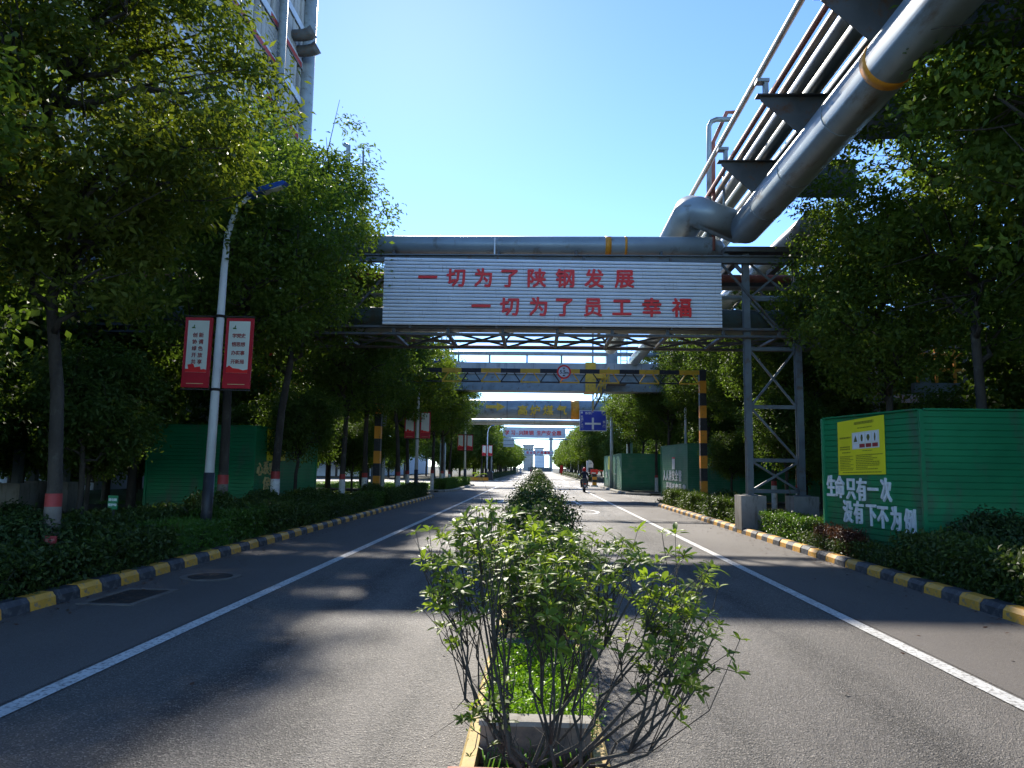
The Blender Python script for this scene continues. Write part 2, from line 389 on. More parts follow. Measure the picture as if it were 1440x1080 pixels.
# ---- lettering: one mesh for each character, from the built-in font
_chars = {}
def char_mesh(ch, m, depth=.03, bold=.02):
    key = (ch, m, depth, bold)
    if key in _chars: return _chars[key]
    cu = bpy.data.curves.new('t', 'FONT'); cu.body = ch; cu.extrude = depth; cu.resolution_u = 2
    to = bpy.data.objects.new('t', cu); col.objects.link(to)
    dg = bpy.context.evaluated_depsgraph_get(); ev = to.evaluated_get(dg)
    src = ev.to_mesh()
    me = bpy.data.meshes.new('character')
    vs = np.array([v.co[:] for v in src.vertices]) if len(src.vertices) else np.zeros((0, 3))
    fs = [tuple(p.vertices) for p in src.polygons]
    if len(vs):
        lo = vs.min(0); hi = vs.max(0); c = (lo + hi) / 2; c[1] = .36 if hi[0] - lo[0] > .6 else c[1]; c[2] = 0
        vs = vs - c
    if bold and len(vs):                     # thicker strokes: the glyph laid over itself, a little to each side
        b_ = bold; n0 = len(vs); al, fl = [], []
        for q_, (dx, dy) in enumerate(((0, 0), (b_, b_ * .4), (-b_, -b_ * .4), (b_ * .3, -b_), (-b_ * .3, b_))):
            al.append(vs + np.array([dx, dy, 0]) + np.array([0, 0, 1]) * np.sign(vs[:, 2:3]) * q_ * .0006); fl += [tuple(i + q_ * n0 for i in f) for f in fs]
        vs, fs = np.concatenate(al), fl
    me.from_pydata([tuple(v) for v in vs], [], fs); me.materials.append(MATS[m]); me.update()
    ev.to_mesh_clear(); bpy.data.objects.remove(to); bpy.data.curves.remove(cu)
    _chars[key] = me
    return me
def put_char(ch, m, parent, loc, size, rz=0.0, depth=.03, bold=.02, sx=1.0, name='character'):
    o = link(name, char_mesh(ch, m, depth, bold), parent, loc, (R(90), 0, rz)); o.scale = (size * sx, size, 1)
    return o
def text_block(name, rows, m, parent, size, bold=.02, depth=.002, rz=0.0):
    """several characters printed as one piece: rows of (character, x, z) in the parent's plane, at y"""
    mb = MB()
    for ch, x, y, z in rows:
        me = char_mesh(ch, m, depth, bold)
        mb.add([(x + v.co.x * size, y - v.co.z, z + v.co.y * size) for v in me.vertices], [tuple(p.vertices) for p in me.polygons])
    me = bpy.data.meshes.new(name); me.from_pydata(mb.v, [], mb.f); me.materials.append(MATS[m]); me.update()
    return link(name, me, parent, (0, 0, 0), (0, 0, rz))

# ================================================================== THE SETTING
struct(MB().add([(-1600, -400, -.06), (1600, -400, -.06), (1600, 3200, -.06), (-1600, 3200, -.06)], [(0, 1, 2, 3)]).build('ground', 'ground'))
struct(MB().add([(-45, -14, 0), (45, -14, 0), (45, 320, 0), (-45, 320, 0)], [(0, 1, 2, 3)]).build('road', 'asphalt'))
for s, nm in ((-1, 'left'), (1, 'right')):
    struct(MB().add([(s * 3.62, -14, .004), (s * (5.6 if s < 0 else 5.45), -14, .004), (s * (5.6 if s < 0 else 5.45), 64, .004), (s * 3.62, 64, .004)],
                    [(0, 1, 2, 3) if s > 0 else (3, 2, 1, 0)]).build('road_shoulder_' + nm, 'asphalt_edge'))

def verge(name, poly, z=.12, m='soil'):
    mb = MB(); n = len(poly)
    mb.add([(x, y, z) for x, y in poly] + [(x, y, -.05) for x, y in poly], [tuple(range(n))] + [(j, (j + 1) % n, (j + 1) % n + n, j + n)[::-1] for j in range(n)])
    return struct(mb.build(name, m))
verge('verge_right_near', [(5.5, -14), (45, -14), (45, 36.2), (7.6, 36.2), (6.2, 35.2), (5.5, 33.2)])
verge('verge_right_middle', [(9, 47.2), (45, 47.2), (45, 69), (8, 69), (5.65, 66.5), (5.65, 50.5), (6.6, 48)])
verge('verge_right_far', [(5.7, 93), (45, 91), (45, 320), (5.7, 320)])
verge('verge_left_near', [(-45, -14), (-5.68, -14), (-5.68, 39.4), (-6.3, 41), (-8, 42), (-45, 42)])
verge('verge_left_middle', [(-45, 46.6), (-8.6, 46.6), (-6.5, 47.2), (-5.75, 49), (-5.75, 65), (-7, 67.5), (-9.5, 68.6), (-45, 68.6)])
verge('verge_left_far', [(-45, 91), (-9, 91), (-5.7, 94), (-5.7, 320), (-45, 320)])
struct(MB().add([(-30, 26, .126), (-8.2, 26, .126), (-7.6, 40, .126), (-30, 40, .126)], [(0, 1, 2, 3)]).build('lawn', 'lawn'))
struct(MB().add([(-30, 48.5, .126), (-7, 48.5, .126), (-7, 66, .126), (-30, 66, .126)], [(0, 1, 2, 3)]).build('lawn', 'lawn'))

# ---- kerbs: single painted blocks
def kerb_block_mesh(m, ln):
    prof = [(0, -.03), (.015, .10), (.06, .155), (.2, .155), (.2, -.03)]
    return MB().prism(prof, lambda u, v, k: (u, -ln / 2 if k else ln / 2, v)).mesh('kerb_block', m)
KY, KB, KG = kerb_block_mesh('kerb_yellow', .43), kerb_block_mesh('kerb_black', .43), kerb_block_mesh('kerb_bare', .96)
rk = random.Random(5)
def kerb(name, path, side, bare=False, start=0):
    """blocks set out along a path; side = +1: the road lies on the path's left hand"""
    root = bpy.data.objects.new(name, None); col.objects.link(root); struct(root)
    step = .97 if bare else .44
    pts = [Vector((*p, 0)) for p in path]
    seg = 0; pos = 0.0; acc = 0; i = start
    total = sum((pts[k + 1] - pts[k]).length for k in range(len(pts) - 1))
    d = step / 2
    while d < total - step * .4:
        r = d
        for k in range(len(pts) - 1):
            l = (pts[k + 1] - pts[k]).length
            if r <= l: break
            r -= l
        t = (pts[k + 1] - pts[k]).normalized(); p = pts[k] + t * r
        me = KG if bare else (KY if i % 2 else KB)
        a = math.atan2(t.y, t.x) - math.pi / 2
        o = link('kerb_block', me, root, (p.x + rk.uniform(-.008, .008), p.y, rk.uniform(-.008, .006)), (0, 0, a + (0 if side > 0 else math.pi) + rk.uniform(-.015, .015)))
        i += 1; d += step
    return root
def arc(cx, cy, r, a0, a1, n=6): return [(cx + r * math.cos(R(a0 + (a1 - a0) * k / n)), cy + r * math.sin(R(a0 + (a1 - a0) * k / n))) for k in range(n + 1)]
kerb('kerb_right_near', [(5.38, 1)] + [(5.38, 33)] + arc(7.4, 33.6, 2.0, 170, 90, 5)[0:] + [(12, 35.7)], 1)
kerb('kerb_right_middle', [(7.0, 47.1), (5.9, 48.4), (5.5, 50), (5.5, 66)] + [(6.2, 67.8), (8, 69)], 1, bare=True)
kerb('kerb_right_stub', [(12.5, 46.8), (8.2, 46.8)], -1)
kerb('kerb_left_near', [(-5.52, 1), (-5.52, 39)] + [(-5.8, 40.4), (-6.8, 41.4), (-8.2, 41.9)], -1, start=1)
kerb('kerb_left_middle', [(-9.5, 46.5), (-7.0, 46.8), (-6.0, 47.8), (-5.6, 49.4), (-5.6, 64.8), (-6.2, 66.6), (-8.2, 68.2)], -1, bare=True)
kerb('kerb_left_back', [(-22, 41.9), (-10, 41.9)], 1)
for s, nm, y0 in ((-1, 'left', 94), (1, 'right', 93)):
    struct(MB().box(*sorted((s * 5.5, s * 5.72)), y0, 320, -.03, .15).build('kerb_%s_far' % nm, 'kerb_bare'))

# ---- painted markings
def sheet(name, polys, m, z):
    mb = MB()
    for p in polys: mb.add([(x, y, z) for x, y in p], [tuple(range(len(p)))])
    return struct(mb.build(name, m))
def rect(x0, x1, y0, y1): return [(x0, y0), (x1, y0), (x1, y1), (x0, y1)]
for s, nm in ((-1, 'left'), (1, 'right')):
    sheet('edge_line_' + nm, [rect(s * 3.5 - .075, s * 3.5 + .075, -14 + k * 5, -9 + k * 5) for k in range(16)], 'line_white', .009)
    sheet('edge_line_far_' + nm, [rect(s * 3.5 - .08, s * 3.5 + .08, 96, 320)], 'line_white', .009)
    for y0, y1, k in ((67.2, 69.8, 0), (91, 94, 1)):
        for j in range(7):
            a = s * (.95 + j * .86)
            sheet('crossing_stripe', [rect(a - .23, a + .23, y0, y1)], 'line_white', .006)
    sheet('stop_line_' + nm, [rect(min(s * .8, s * 3.4), max(s * .8, s * 3.4), 65.0, 65.35) if s > 0 else rect(-3.4, -.8, 95.6, 95.9)], 'line_white', .006)
def arrow(x, y, flip=1, turn=0):
    pts = [(-.08, 0), (.08, 0), (.08, 2.2), (.3, 2.2), (0, 3.6), (-.3, 2.2), (-.08, 2.2)]
    P = [[(x + a, y + b * flip) for a, b in pts][::flip]]
    if turn:
        P.append([(x + turn * a, y + b) for a, b in [(.08, .8), (.55, 1.5), (.55, 1.15), (1.05, 1.9), (.55, 2.6), (.55, 2.25), (.08, 1.3)]])
    sheet('lane_arrow', P, 'line_white', .006)
arrow(-1.75, 38.4, -1); arrow(-1.75, 56, -1); arrow(1.9, 34.6, 1, 1); arrow(1.9, 50, 1)
ring = []
for k in range(24):
    a0, a1 = 2 * math.pi * k / 24, 2 * math.pi * (k + 1) / 24
    ring.append([(1.75 + .62 * math.cos(a0), 28.6 + 1.5 * math.sin(a0)), (1.75 + .62 * math.cos(a1), 28.6 + 1.5 * math.sin(a1)),
                 (1.75 + .48 * math.cos(a1), 28.6 + 1.3 * math.sin(a1)), (1.75 + .48 * math.cos(a0), 28.6 + 1.3 * math.sin(a0))][::-1])
sheet('road_number_ring', [p[::-1] for p in ring], 'line_white', .006)

# ---- gully grate and manhole beside the left kerb
g = thing('drain_grate', 'rectangular iron drain grate in concrete frame beside left kerb', 'drain', (-4.98, 9.05, 0))
mb = MB()
for a in ((-.34, .34, -.56, -.48), (-.34, .34, .48, .56), (-.34, -.26, -.48, .48), (.26, .34, -.48, .48)): mb.box(-4.98 + a[0], -4.98 + a[1], 9.05 + a[2], 9.05 + a[3], .001, .014)
mb.build('frame', 'frame_concrete', g)
MB().box(-5.24, -4.72, 8.57, 9.53, .002, .006).build('pit_shade', 'print_black', g)  # flat black sheet standing in for the shade inside the pit
for k in range(13): MB().box(-5.235, -4.725, 8.60 + k * .072, 8.635 + k * .072, .0065, .012).build('grate_bar', 'iron', g)
g = thing('manhole_cover', 'round rusty manhole cover with concrete collar on left shoulder', 'manhole', (-4.75, 10.75, 0))
mb = MB(); mb.lathe([(.42, .001), (.42, .012), (.31, .012), (.31, .001)], 28, (-4.75, 10.75, 0)); mb.build('collar', 'frame_concrete', g)
MB().lathe([(.30, .001), (.30, .016), (.26, .018), (.25, .014), (.06, .014), (.05, .018)], 28, (-4.75, 10.75, 0)).build('lid', 'iron', g)

# ================================================================== MEDIAN PLANTERS
ORD = ['first', 'second', 'third', 'fourth', 'fifth', 'sixth', 'seventh', 'eighth', 'ninth', 'tenth', 'eleventh', 'twelfth', 'thirteenth', 'fourteenth', 'fifteenth', 'sixteenth', 'seventeenth', 'eighteenth', 'nineteenth', 'twentieth']
for tens, tenth in (('twenty', 'thirtieth'), ('thirty', 'fortieth'), ('forty', 'fiftieth'), ('fifty', 'sixtieth'), ('sixty', 'seventieth')): ORD += [tens + '-' + o for o in ORD[:9]] + [tenth]
U0, UL = 3.40, 5.2
def planter_proto():
    t = thing('median_planter', 'nearest planter trough of the median with yellow sides and pink end slab', 'planter', (0, 0, 0), 'planter troughs down the middle of the road')
    for s in (-1, 1):
        mb = MB(); mb.prism([(.28, -.02), (.37, -.02), (.36, .24), (.345, .26), (.285, .26)], lambda u, v, k: (s * u, .16 if k else UL - .01, v)); mb.build('side_wall', 'planter_yellow', t)
    mb = MB(); mb.prism([(-.42, -.02), (.42, -.02), (.42, .24), (.40, .275), (-.40, .275), (-.42, .24)], lambda u, v, k: (u, 0 if k == 0 else .15, v)); mb.build('end_slab', 'brick_pink', t)
    for y in (.47, 2.15, 3.75):
        MB().box(-.279, .279, y, y + .05, -.02, .36).build('cross_panel', 'planter_brown', t)
        MB().box(-.285, .285, y - .03, y + .09, .361, .385).build('cap_strip', 'concrete', t)
    MB().box(-.278, .278, .152, UL - .02, -.02, .17).build('soil_bed', 'soil', t)
    return t
pl = planter_proto()
planters = []
NPL = 12
FAR0 = 96.0
for k in range(1, NPL): planters.append(dup(pl, (0, U0 + k * UL, 0), label='planter trough with yellow sides in the median, %s from the camera' % ORD[k]))
for k in range(24): planters.append(dup(pl, (0, FAR0 + k * UL, 0), label='distant median planter trough beyond the road junction, %s after the crossing' % ORD[k]))
pl.location = (0, U0, 0)

# ================================================================== PIPE RACK (right) AND PIPE BRIDGE (across the road)
def pipe(name, label, pts, r, m, n=20, cat='pipe', rings=(), ring_m='safety_yellow'):
    t = thing(name, label, cat, pts[0])
    MB().tube(pts, r, n).build('pipe_body', m, t, smooth=True)
    for a, b, w, rr in rings:
        a = Vector(a); d = Vector(b).normalized() * w / 2
        MB().tube([a - d, a + d], r + rr, n).build('ring', ring_m, t, smooth=True)
    return t
def rring(y, w, rr, x, z): return ((x, y, z), (0, 1, 0), w, rr)
BX, BZ = 5.58, 8.24
# large pipe with its jog
mb_pts = [(BX, -12, BZ), (BX, 19.62, BZ), (BX - .10, 19.80, BZ + .06), (BX - 1.18, 20.2, BZ + .68), (BX - 1.28, 20.4, BZ + .74), (BX - 1.28, 44, BZ + .74)]
p = pipe('gas_pipe', 'largest grey pipe overhead on the right, jogging left above the pipe bridge', mb_pts, .43, 'pipe_grey', 28,
         rings=[rring(11.35, .22, .006, BX, BZ)], ring_m='safety_orange')
for y in (4.5, 8.3, 13.1, 15.6, 17.7): MB().tube([(BX, y - .02, BZ), (BX, y + .02, BZ)], .438, 28).build('weld_seam', 'pipe_grey', p, smooth=True)
pipe('steam_pipe', 'thick grey pipe overhead behind the right trees, beside the largest pipe', [(7.35, 19.3, 8.3), (7.35, 20.2, 8.3), (7.35, 34, 8.3)], .38, 'pipe_grey')
pipe('water_pipe', 'grey pipe along the right road edge seen below the bridge, sloping into the trees', [(6.0, 24, 8.5), (6.0, 52, 8.5)], .34, 'pipe_pale')
small = [(4.52, 9.88, .065, 'pipe_tan', 'outermost thin tan pipe, a rail above the pipe rack'), (4.80, 9.52, .06, 'pipe_rust', 'thin rusty pipe on the bracket tips of the rack'),
         (5.03, 9.54, .075, 'pipe_tan', 'thin tan pipe second along the rack brackets'), (5.31, 9.58, .13, 'pipe_grey', 'medium grey pipe in the middle of the rack brackets'),
         (5.68, 9.62, .16, 'pipe_green', 'dark greenish pipe above the largest rack pipe'), (6.05, 9.58, .12, 'pipe_pale', 'pale thin pipe deep in the overhead rack'), (6.45, 9.62, .16, 'pipe_grey', 'innermost medium pipe of the overhead rack')]
for x, z, r, m, lab in small: pipe('rack_pipe', lab, [(x, -12, z), (x, 30, z)], r, m, 12)
# the rack's steel
t = thing('pipe_rack', 'dark steel pipe rack with triangular brackets running overhead on the right', 'pipe rack', (6.9, 8, 0))
for i, y in enumerate((-8.4, -5.1, -1.8, 1.5, 4.8, 8.1, 11.4, 14.7, 18.0)):
    mb = MB(); mb.prism([(4.55, 9.42), (4.55, 9.34), (5.45, 8.5), (7.9, 8.5), (7.9, 9.42)], lambda u, v, k: (u, y - .012 if k else y + .012, v)); br = mb.build('bracket', 'steel_dark', t)
    MB().box(4.46, 7.9, y - .11, y + .11, 9.422, 9.445).build('flange', 'steel_dark', br)
    mb = MB(); mb.box(4.62, 4.70, y - .08, y + .08, 9.446, 9.72); mb.box(4.46, 4.72, y - .1, y + .1, 9.722, 9.79); mb.build('pipe_saddle', 'steel_grey', br)
MB().box(5.86, 5.98, -12, 19.4, 9.15, 9.42).build('girder', 'steel_dark', t)
MB().box(6.75, 6.9, -12, 19.4, 9.10, 9.419).build('girder', 'steel_dark', t)
for y in (-9.5, 4.0):
    for x in (6.62, 8.1): MB().box(x - .12, x + .12, y - .12, y + .12, .1, 8.5).build('column', 'steel_grey', t)
    MB().bar((6.62, y, 3.2), (8.1, y, 5.6), .08).build('brace', 'steel_grey', t); MB().bar((6.62, y, 8.0), (8.1, y, 5.6), .08).build('brace', 'steel_grey', t)
    MB().box(5.2, 8.3, y - .1, y + .1, 7.62, 7.83).build('crossbeam', 'steel_grey', t)
# vent loops rising where the pipe jogs
def loop(lab, pts, r, m): pipe('vent_pipe', lab, pts, r, m, 10)
def q(px, py, Y): return tuple(at_y(px, py, Y))
def bend(a, b, c, k=.22):
    a, b, c = Vector(a), Vector(b), Vector(c); u = (a - b).normalized() * k; w = (c - b).normalized() * k
    return [tuple(b + u), tuple(b + u * .3 + w * .3), tuple(b + w)]
A, B, C = q(997, 352, 20.5), q(997, 168, 20.5), (5.6, 20.5, q(997, 168, 20.5)[2])
loop('tall grey pipe loop standing at the right end of the pipe bridge', [A] + bend(A, B, C) + [C], .07, 'pipe_grey')
A, B, C = q(1003, 352, 20.9), q(1003, 200, 20.9), q(1022, 158, 20.9)
loop('rusty pipe loop with a slanted shoulder behind the tall grey one', [A, B, C] + [(5.75, 20.9, C[2])], .06, 'pipe_rust')
A, B, C = q(1004, 352, 20.2), q(1004, 212, 20.2), (5.2, 20.2, q(1004, 212, 20.2)[2])
loop('short thin rusty pipe loop beside the pipe jog', [A] + bend(A, B, C, .12) + [C], .04, 'pipe_rust')
loop('thin straight grey riser in front of the rack brackets', [q(1018, 330, 20.0), q(1018, 228, 20.0)], .035, 'pipe_grey')
A, B = q(489, 420, 23), q(490, 206, 23)
loop('hooked grey vent pipe rising above the left trees', [A, (B[0], 23, B[2] - .2), B, (B[0] - .15, 23, B[2] + .08)], .07, 'pipe_grey')
A, B = q(509, 400, 23.5), q(511, 212, 23.5)
loop('thin straight vent pipe right of the hooked one above the bridge', [A, B], .035, 'steel_grey')

# ---- trestle and bridge
t = thing('pipe_bridge', 'steel lattice pipe bridge on a braced trestle crossing the road', 'bridge', (5.7, 20.2, .12))
YF, YB = 20.05, 22.3
for y in (YF + .15,):
    for x in (5.72, 7.1):
        z0 = 1.0
        pb = MB(); pb.box(x - .33, x + .33, y - .33, y + .33, .1, 1.0); pb.build('plinth', 'concrete', t)
        mb = MB(); mb.box(x - .085, x + .085, y - .095, y - .08, z0, 7.68); mb.box(x - .085, x + .085, y + .08, y + .095, z0, 7.68); mb.box(x - .01, x + .01, y - .08, y + .08, z0, 7.68)
        mb.box(x - .17, x + .17, y - .17, y + .17, 1.0, 1.03); mb.build('column', 'steel_mid', t)
    zs = [1.12, 1.95, 3.4, 5.0, 6.4, 7.5]
    for k, z in enumerate(zs): MB().bar((5.82, y, z), (7.0, y, z), .09, .1).build('strut', 'steel_mid', t)
    for k in range(5):
        if k in (0, 2, 4): MB().bar((5.82, y - .03, zs[k] + .05), (7.0, y - .03, zs[k + 1] - .05), .055).build('brace', 'steel_mid', t)
        MB().bar((7.0, y + .03, zs[k] + .05), (5.82, y + .03, zs[k + 1] - .05), .055).build('brace', 'steel_mid', t)
for y in (YF + .15, YB):
    for x in (-14.6, -15.6):
        MB().box(x - .33, x + .33, y - .33, y + .33, .1, 1.0).build('plinth', 'concrete', t)
        MB().box(x - .1, x + .1, y - .1, y + .1, 1.0, 7.9).build('column', 'steel_mid', t)
    MB().bar((-14.6, y, 2), (-15.6, y, 5), .07).build('brace', 'steel_mid', t)
for y, zt in ((YF, 7.55), (YB, 7.6)):
    MB().box(-16, 8.2, y - .09, y + .09, 5.28, 5.34).build('bottom_chord', 'steel_dark', t)
    mb = MB(); mb.box(-16, 8.2, y - .11, y + .11, zt, zt + .03); mb.box(-16, 8.2, y - .015, y + .015, zt - .15, zt); mb.box(-16, 8.2, y - .1, y + .1, zt - .18, zt - .15); mb.build('top_chord', 'steel_mid', t)
    MB().box(-16, 8.2, y - .07, y + .07, 5.48, 5.55).build('web_chord', 'steel_dark', t)
xs = [-13.2 + k * 1.52 for k in range(15)]
for k, x in enumerate(xs):
    MB().box(x - .05, x + .05, YF + .1, YB - .1, 5.29, 5.36).build('cross_member', 'steel_dark', t)
    MB().box(x - .04, x + .04, YF - .04, YF + .04, 5.345, 5.475).build('hanger', 'steel_dark', t)
    if k < 14:
        MB().bar((x + .06, YF + .1, 5.385), (x + 1.46, YB - .1, 5.385), .06, .05).build('lattice', 'steel_dark', t)
        MB().bar((x + .06, YB - .1, 5.325), (x + 1.46, YF + .1, 5.325), .06, .05).build('lattice', 'steel_dark', t)
        a, b = ((5.56, 7.36) if k % 2 else (7.36, 5.56))
        MB().bar((x, YF + .03, a), (x + 1.52, YF + .03, b), .06).build('diagonal', 'steel_dark', t)
        MB().bar((x, YB, b), (x + 1.52, YB, a), .06).build('diagonal', 'steel_dark', t)
mb = MB(); mb.box(5.1, 8.2, YF - .12, YF + .36, 7.69, 7.83); mb.box(5.62, 5.82, YF + .361, YB + .2, 7.69, 7.82); mb.box(7.0, 7.2, YF + .361, YB + .2, 7.69, 7.82); mb.build('cap_beam', 'steel_dark', t)
MB().bar((5.62, YF + .1, 7.15), (5.12, YF + .1, 7.72), .09).build('knee_brace', 'steel_mid', t)
# pipes lying on the bridge
TZ = 8.0
pt = pipe('bridge_pipe', 'long grey pipe along the top of the bridge above the white signboard', [(-15, 20.5, TZ), (4.75, 20.5, TZ), (4.95, 20.6, TZ), (5.05, 20.8, TZ), (5.05, 22.5, TZ)], .27, 'pipe_grey', 24,
     rings=[((1.92, 20.5, TZ), (1, 0, 0), .17, .005), ((2.42, 20.5, TZ), (1, 0, 0), .07, .005)], ring_m='safety_orange')
for x in (-4.2, -1.2, 1.0, 3.4): MB().box(x - .03, x + .03, 20.2, 20.8, 7.585, 7.76).build('pipe_shoe', 'steel_dark', pt)
MB().box(-1.33, -1.29, 20.20, 20.215, 7.6, 8.14).build('marker_post', 'white_paint', pt)
for i, (y, z, r, m, lab) in enumerate([(20.75, 5.92, .3, 'pipe_green', 'dark green pipe on the bridge floor behind the signboard'), (21.5, 6.0, .36, 'pipe_pale', 'pale pipe on the bridge floor, behind the dark green one'),
                                (20.7, 7.12, .11, 'pipe_rust', 'rusty brown pipe high on the bridge behind the signboard'), (21.2, 7.18, .16, 'steel_dark', 'dark pipe high on the bridge, just behind the rusty one'),
                                (21.7, 7.14, .12, 'pipe_tan', 'tan pipe high on the bridge, farthest behind the signboard'), (21.1, 6.66, .06, 'pipe_pale', 'thin pale conduit halfway up the bridge')]):
    pipe('bridge_pipe', lab, [(-15, y, z), (11.5, y, z)], r, m, 14)
# ---- the white slat signboard
sb = thing('slogan_board', 'white slatted board with red Chinese slogan hung on the pipe bridge', 'signboard', (.3, 19.8, 5.57))
tl, tr, brr, bl = [at_y(*p_, 19.8) for p_ in ((541, 361), (1014, 369), (1014, 461), (541, 456))]
NS = 19
for k in range(NS):
    a0, a1 = k / NS, (k + 1) / NS
    z0l, z1l = bl.z + (tl.z - bl.z) * a0, bl.z + (tl.z - bl.z) * a1 - .022
    z0r, z1r = brr.z + (tr.z - brr.z) * a0, brr.z + (tr.z - brr.z) * a1 - .022
    xl, xr = tl.x, tr.x
    vs = [(xl, 19.8, z0l + .012), (xr, 19.8, z0r + .012), (xr, 19.787, z0r), (xl, 19.787, z0l)]
    vs = [(xl, 19.795, z0l), (xr, 19.795, z0r), (xr, 19.775, (z0r + z1r) / 2), (xl, 19.775, (z0l + z1l) / 2), (xr, 19.795, z1r), (xl, 19.795, z1l),
          (xl, 19.83, z0l), (xr, 19.83, z0r), (xr, 19.83, z1r), (xl, 19.83, z1l)]
    MB().add(vs, [(0, 1, 2, 3), (3, 2, 4, 5), (5, 4, 8, 9), (6, 7, 1, 0), (0, 3, 5, 9, 6), (1, 7, 8, 4, 2), (9, 8, 7, 6)]).build('slat', 'slat_white', sb)
MB().box(tl.x + .02, tr.x - .02, 19.832, 19.85, 5.6, 7.36).build('backing', 'steel_dark', sb)
for x in (-3.6, -1.2, 1.2, 3.6): MB().box(x - .03, x + .03, 19.851, 19.955, 5.45, 7.5).build('mounting_rail', 'steel_dark', sb)
o0 = woff(sb)
for chs, xs_, y in (('一切为了陕钢发展', (601.5, 641, 679.5, 716.5, 755, 794.5, 835.5, 878), 391.5), ('一切为了员工幸福', (676.5, 716.5, 757, 793.5, 834, 874.5, 916.5, 958.5), 431.5)):
    for ch, x in zip(chs, xs_):
        pz = at_y(x, y + (x - 757) * .008, 19.765)
        put_char(ch, 'red_paint', sb, pz - o0, .55, depth=.008, bold=.028)

# ---- height limit gantry
gt = thing('height_gantry', 'black and yellow height limit gantry with round clearance sign', 'gantry', (7.1, 32, .12))
GY = 32.0
for x in (-7.05, 7.1):
    for k in range(11):
        z0 = .12 + k * .54
        MB().box(x - .14, x + .14, GY - .14, GY + .14, z0, min(z0 + .538, 6.0)).build('post_band', 'safety_orange' if k % 2 else 'safety_black', gt)
nseg = 16; w = 13.87 / nseg
for k in range(nseg):
    x0 = -6.9 + k * w; m = 'safety_yellow' if k % 2 else 'safety_black'
    MB().box(x0, x0 + w - .002, GY - .07, GY + .07, 5.80, 5.98).build('beam_band', m, gt)
    mb = MB(); mb.bar((x0 + .02, GY, 5.42), (x0 + w * .32, GY, 5.79), .05); mb.bar((x0 + w - .02, GY, 5.42), (x0 + w * .68, GY, 5.79), .05); mb.bar((x0, GY, 5.395), (x0 + w - .003, GY, 5.395), .06); mb.build('web', m, gt)
sgc = at_y(793, 523, GY - .12)
sg = MB().prism([(.31 * math.cos(a * math.pi / 16), .31 * math.sin(a * math.pi / 16)) for a in range(32)], lambda u, v, k: (sgc.x + u, sgc.y + (.0 if k else .03), sgc.z + v)).build('clearance_sign', 'red_paint', gt)
MB().prism([(.235 * math.cos(a * math.pi / 16), .235 * math.sin(a * math.pi / 16)) for a in range(32)], lambda u, v, k: (sgc.x + u, sgc.y - (.0 if k else .012) - .001, sgc.z + v)).build('sign_face', 'white_paint', sg)
for s in (-1, 1): MB().prism([(-.07, .19 * s), (.07, .19 * s), (0, .11 * s)], lambda u, v, k: (sgc.x + u, sgc.y - .014 - k * .004, sgc.z + v)).build('arrow_mark', 'print_black', sg)
off = woff(gt)
for ch, dx in zip('5.5m', (-.13, -.055, .02, .14)): put_char(ch, 'print_black', sg, Vector((sgc.x + dx, sgc.y - .017, sgc.z - (.06 if ch == '.' else .03 if ch == 'm' else 0))) - off, .22 if ch != 'm' else .19, depth=.002, bold=.02)

# ---- second crossing: box girder with walkway
t = thing('girder_bridge', 'pale box girder bridge with yellow stair behind the height gantry', 'bridge', (3.6, 46.8, .1))
Y2 = 46.0
MB().box(-16, 13.5, Y2, Y2 + 1.6, 7.55, 8.27).build('upper_girder', 'concrete_pale', t)
MB().box(-16, 13.5, Y2 + .14, Y2 + 1.5, 6.5, 7.548).build('lower_girder', 'steel_grey', t)
for k in range(13): MB().box(-14 + k * 1.7, -13.97 + k * 1.7, Y2 - .012, Y2 - .001, 7.56, 8.26).build('joint_cover', 'steel_grey', t)
MB().box(2.9, 3.55, Y2 - .16, Y2 + 1.7, 6.45, 8.3).build('yellow_collar', 'safety_yellow', t)
for x in (10.6, 12.6): MB().box(x, x + .5, Y2 + .5, Y2 + 1.2, .1, 6.49).build('pier', 'steel_grey', t)
MB().box(-10.6, -9.9, Y2 + .4, Y2 + 1.3, .1, 6.49).build('pier', 'steel_grey', t)
st = at_y(835, 545, Y2)
MB().bar((4.25, Y2 - .5, 6.9), (3.3, Y2 - .5, 5.2), .9, .1).build('stair', 'steel_dark', t)
for dx in (0, .5):
    mb = MB()
    for k in range(5): mb.bar((4.3 - k * .24, Y2 - .95 + dx * 1.8, 6.95 - k * .43), (4.3 - k * .24, Y2 - .95 + dx * 1.8, 7.9 - k * .43), .05)
    mb.bar((4.3, Y2 - .95 + dx * 1.8, 7.9), (3.34, Y2 - .95 + dx * 1.8, 6.18), .06); mb.bar((4.3, Y2 - .95 + dx * 1.8, 7.45), (3.34, Y2 - .95 + dx * 1.8, 5.75), .05)
    mb.build('stair_rail', 'safety_yellow', t)
MB().box(4.2, 5.4, Y2 - 1.0, Y2 - .02, 6.86, 6.96).build('landing', 'steel_dark', t)
MB().box(3.55, 4.2, Y2 - .16, Y2 + .1, 7.3, 7.7).build('yellow_bracket', 'safety_yellow', t)
cx = at_y(860, 500, Y2 + .6).x
MB().box(cx - .35, cx + .35, Y2 + .3, Y2 + .95, 8.28, 11.0).build('mast', 'steel_grey', t)
mb = MB()
for s in (-.2, .2): mb.bar((cx + .75 + s, Y2 + .3, 8.28), (cx + .75 + s, Y2 + .3, 10.6), .05)
for k in range(8): mb.bar((cx + .55, Y2 + .3, 8.5 + k * .28), (cx + .95, Y2 + .3, 8.5 + k * .28), .03)
mb.build('ladder', 'steel_grey', t)
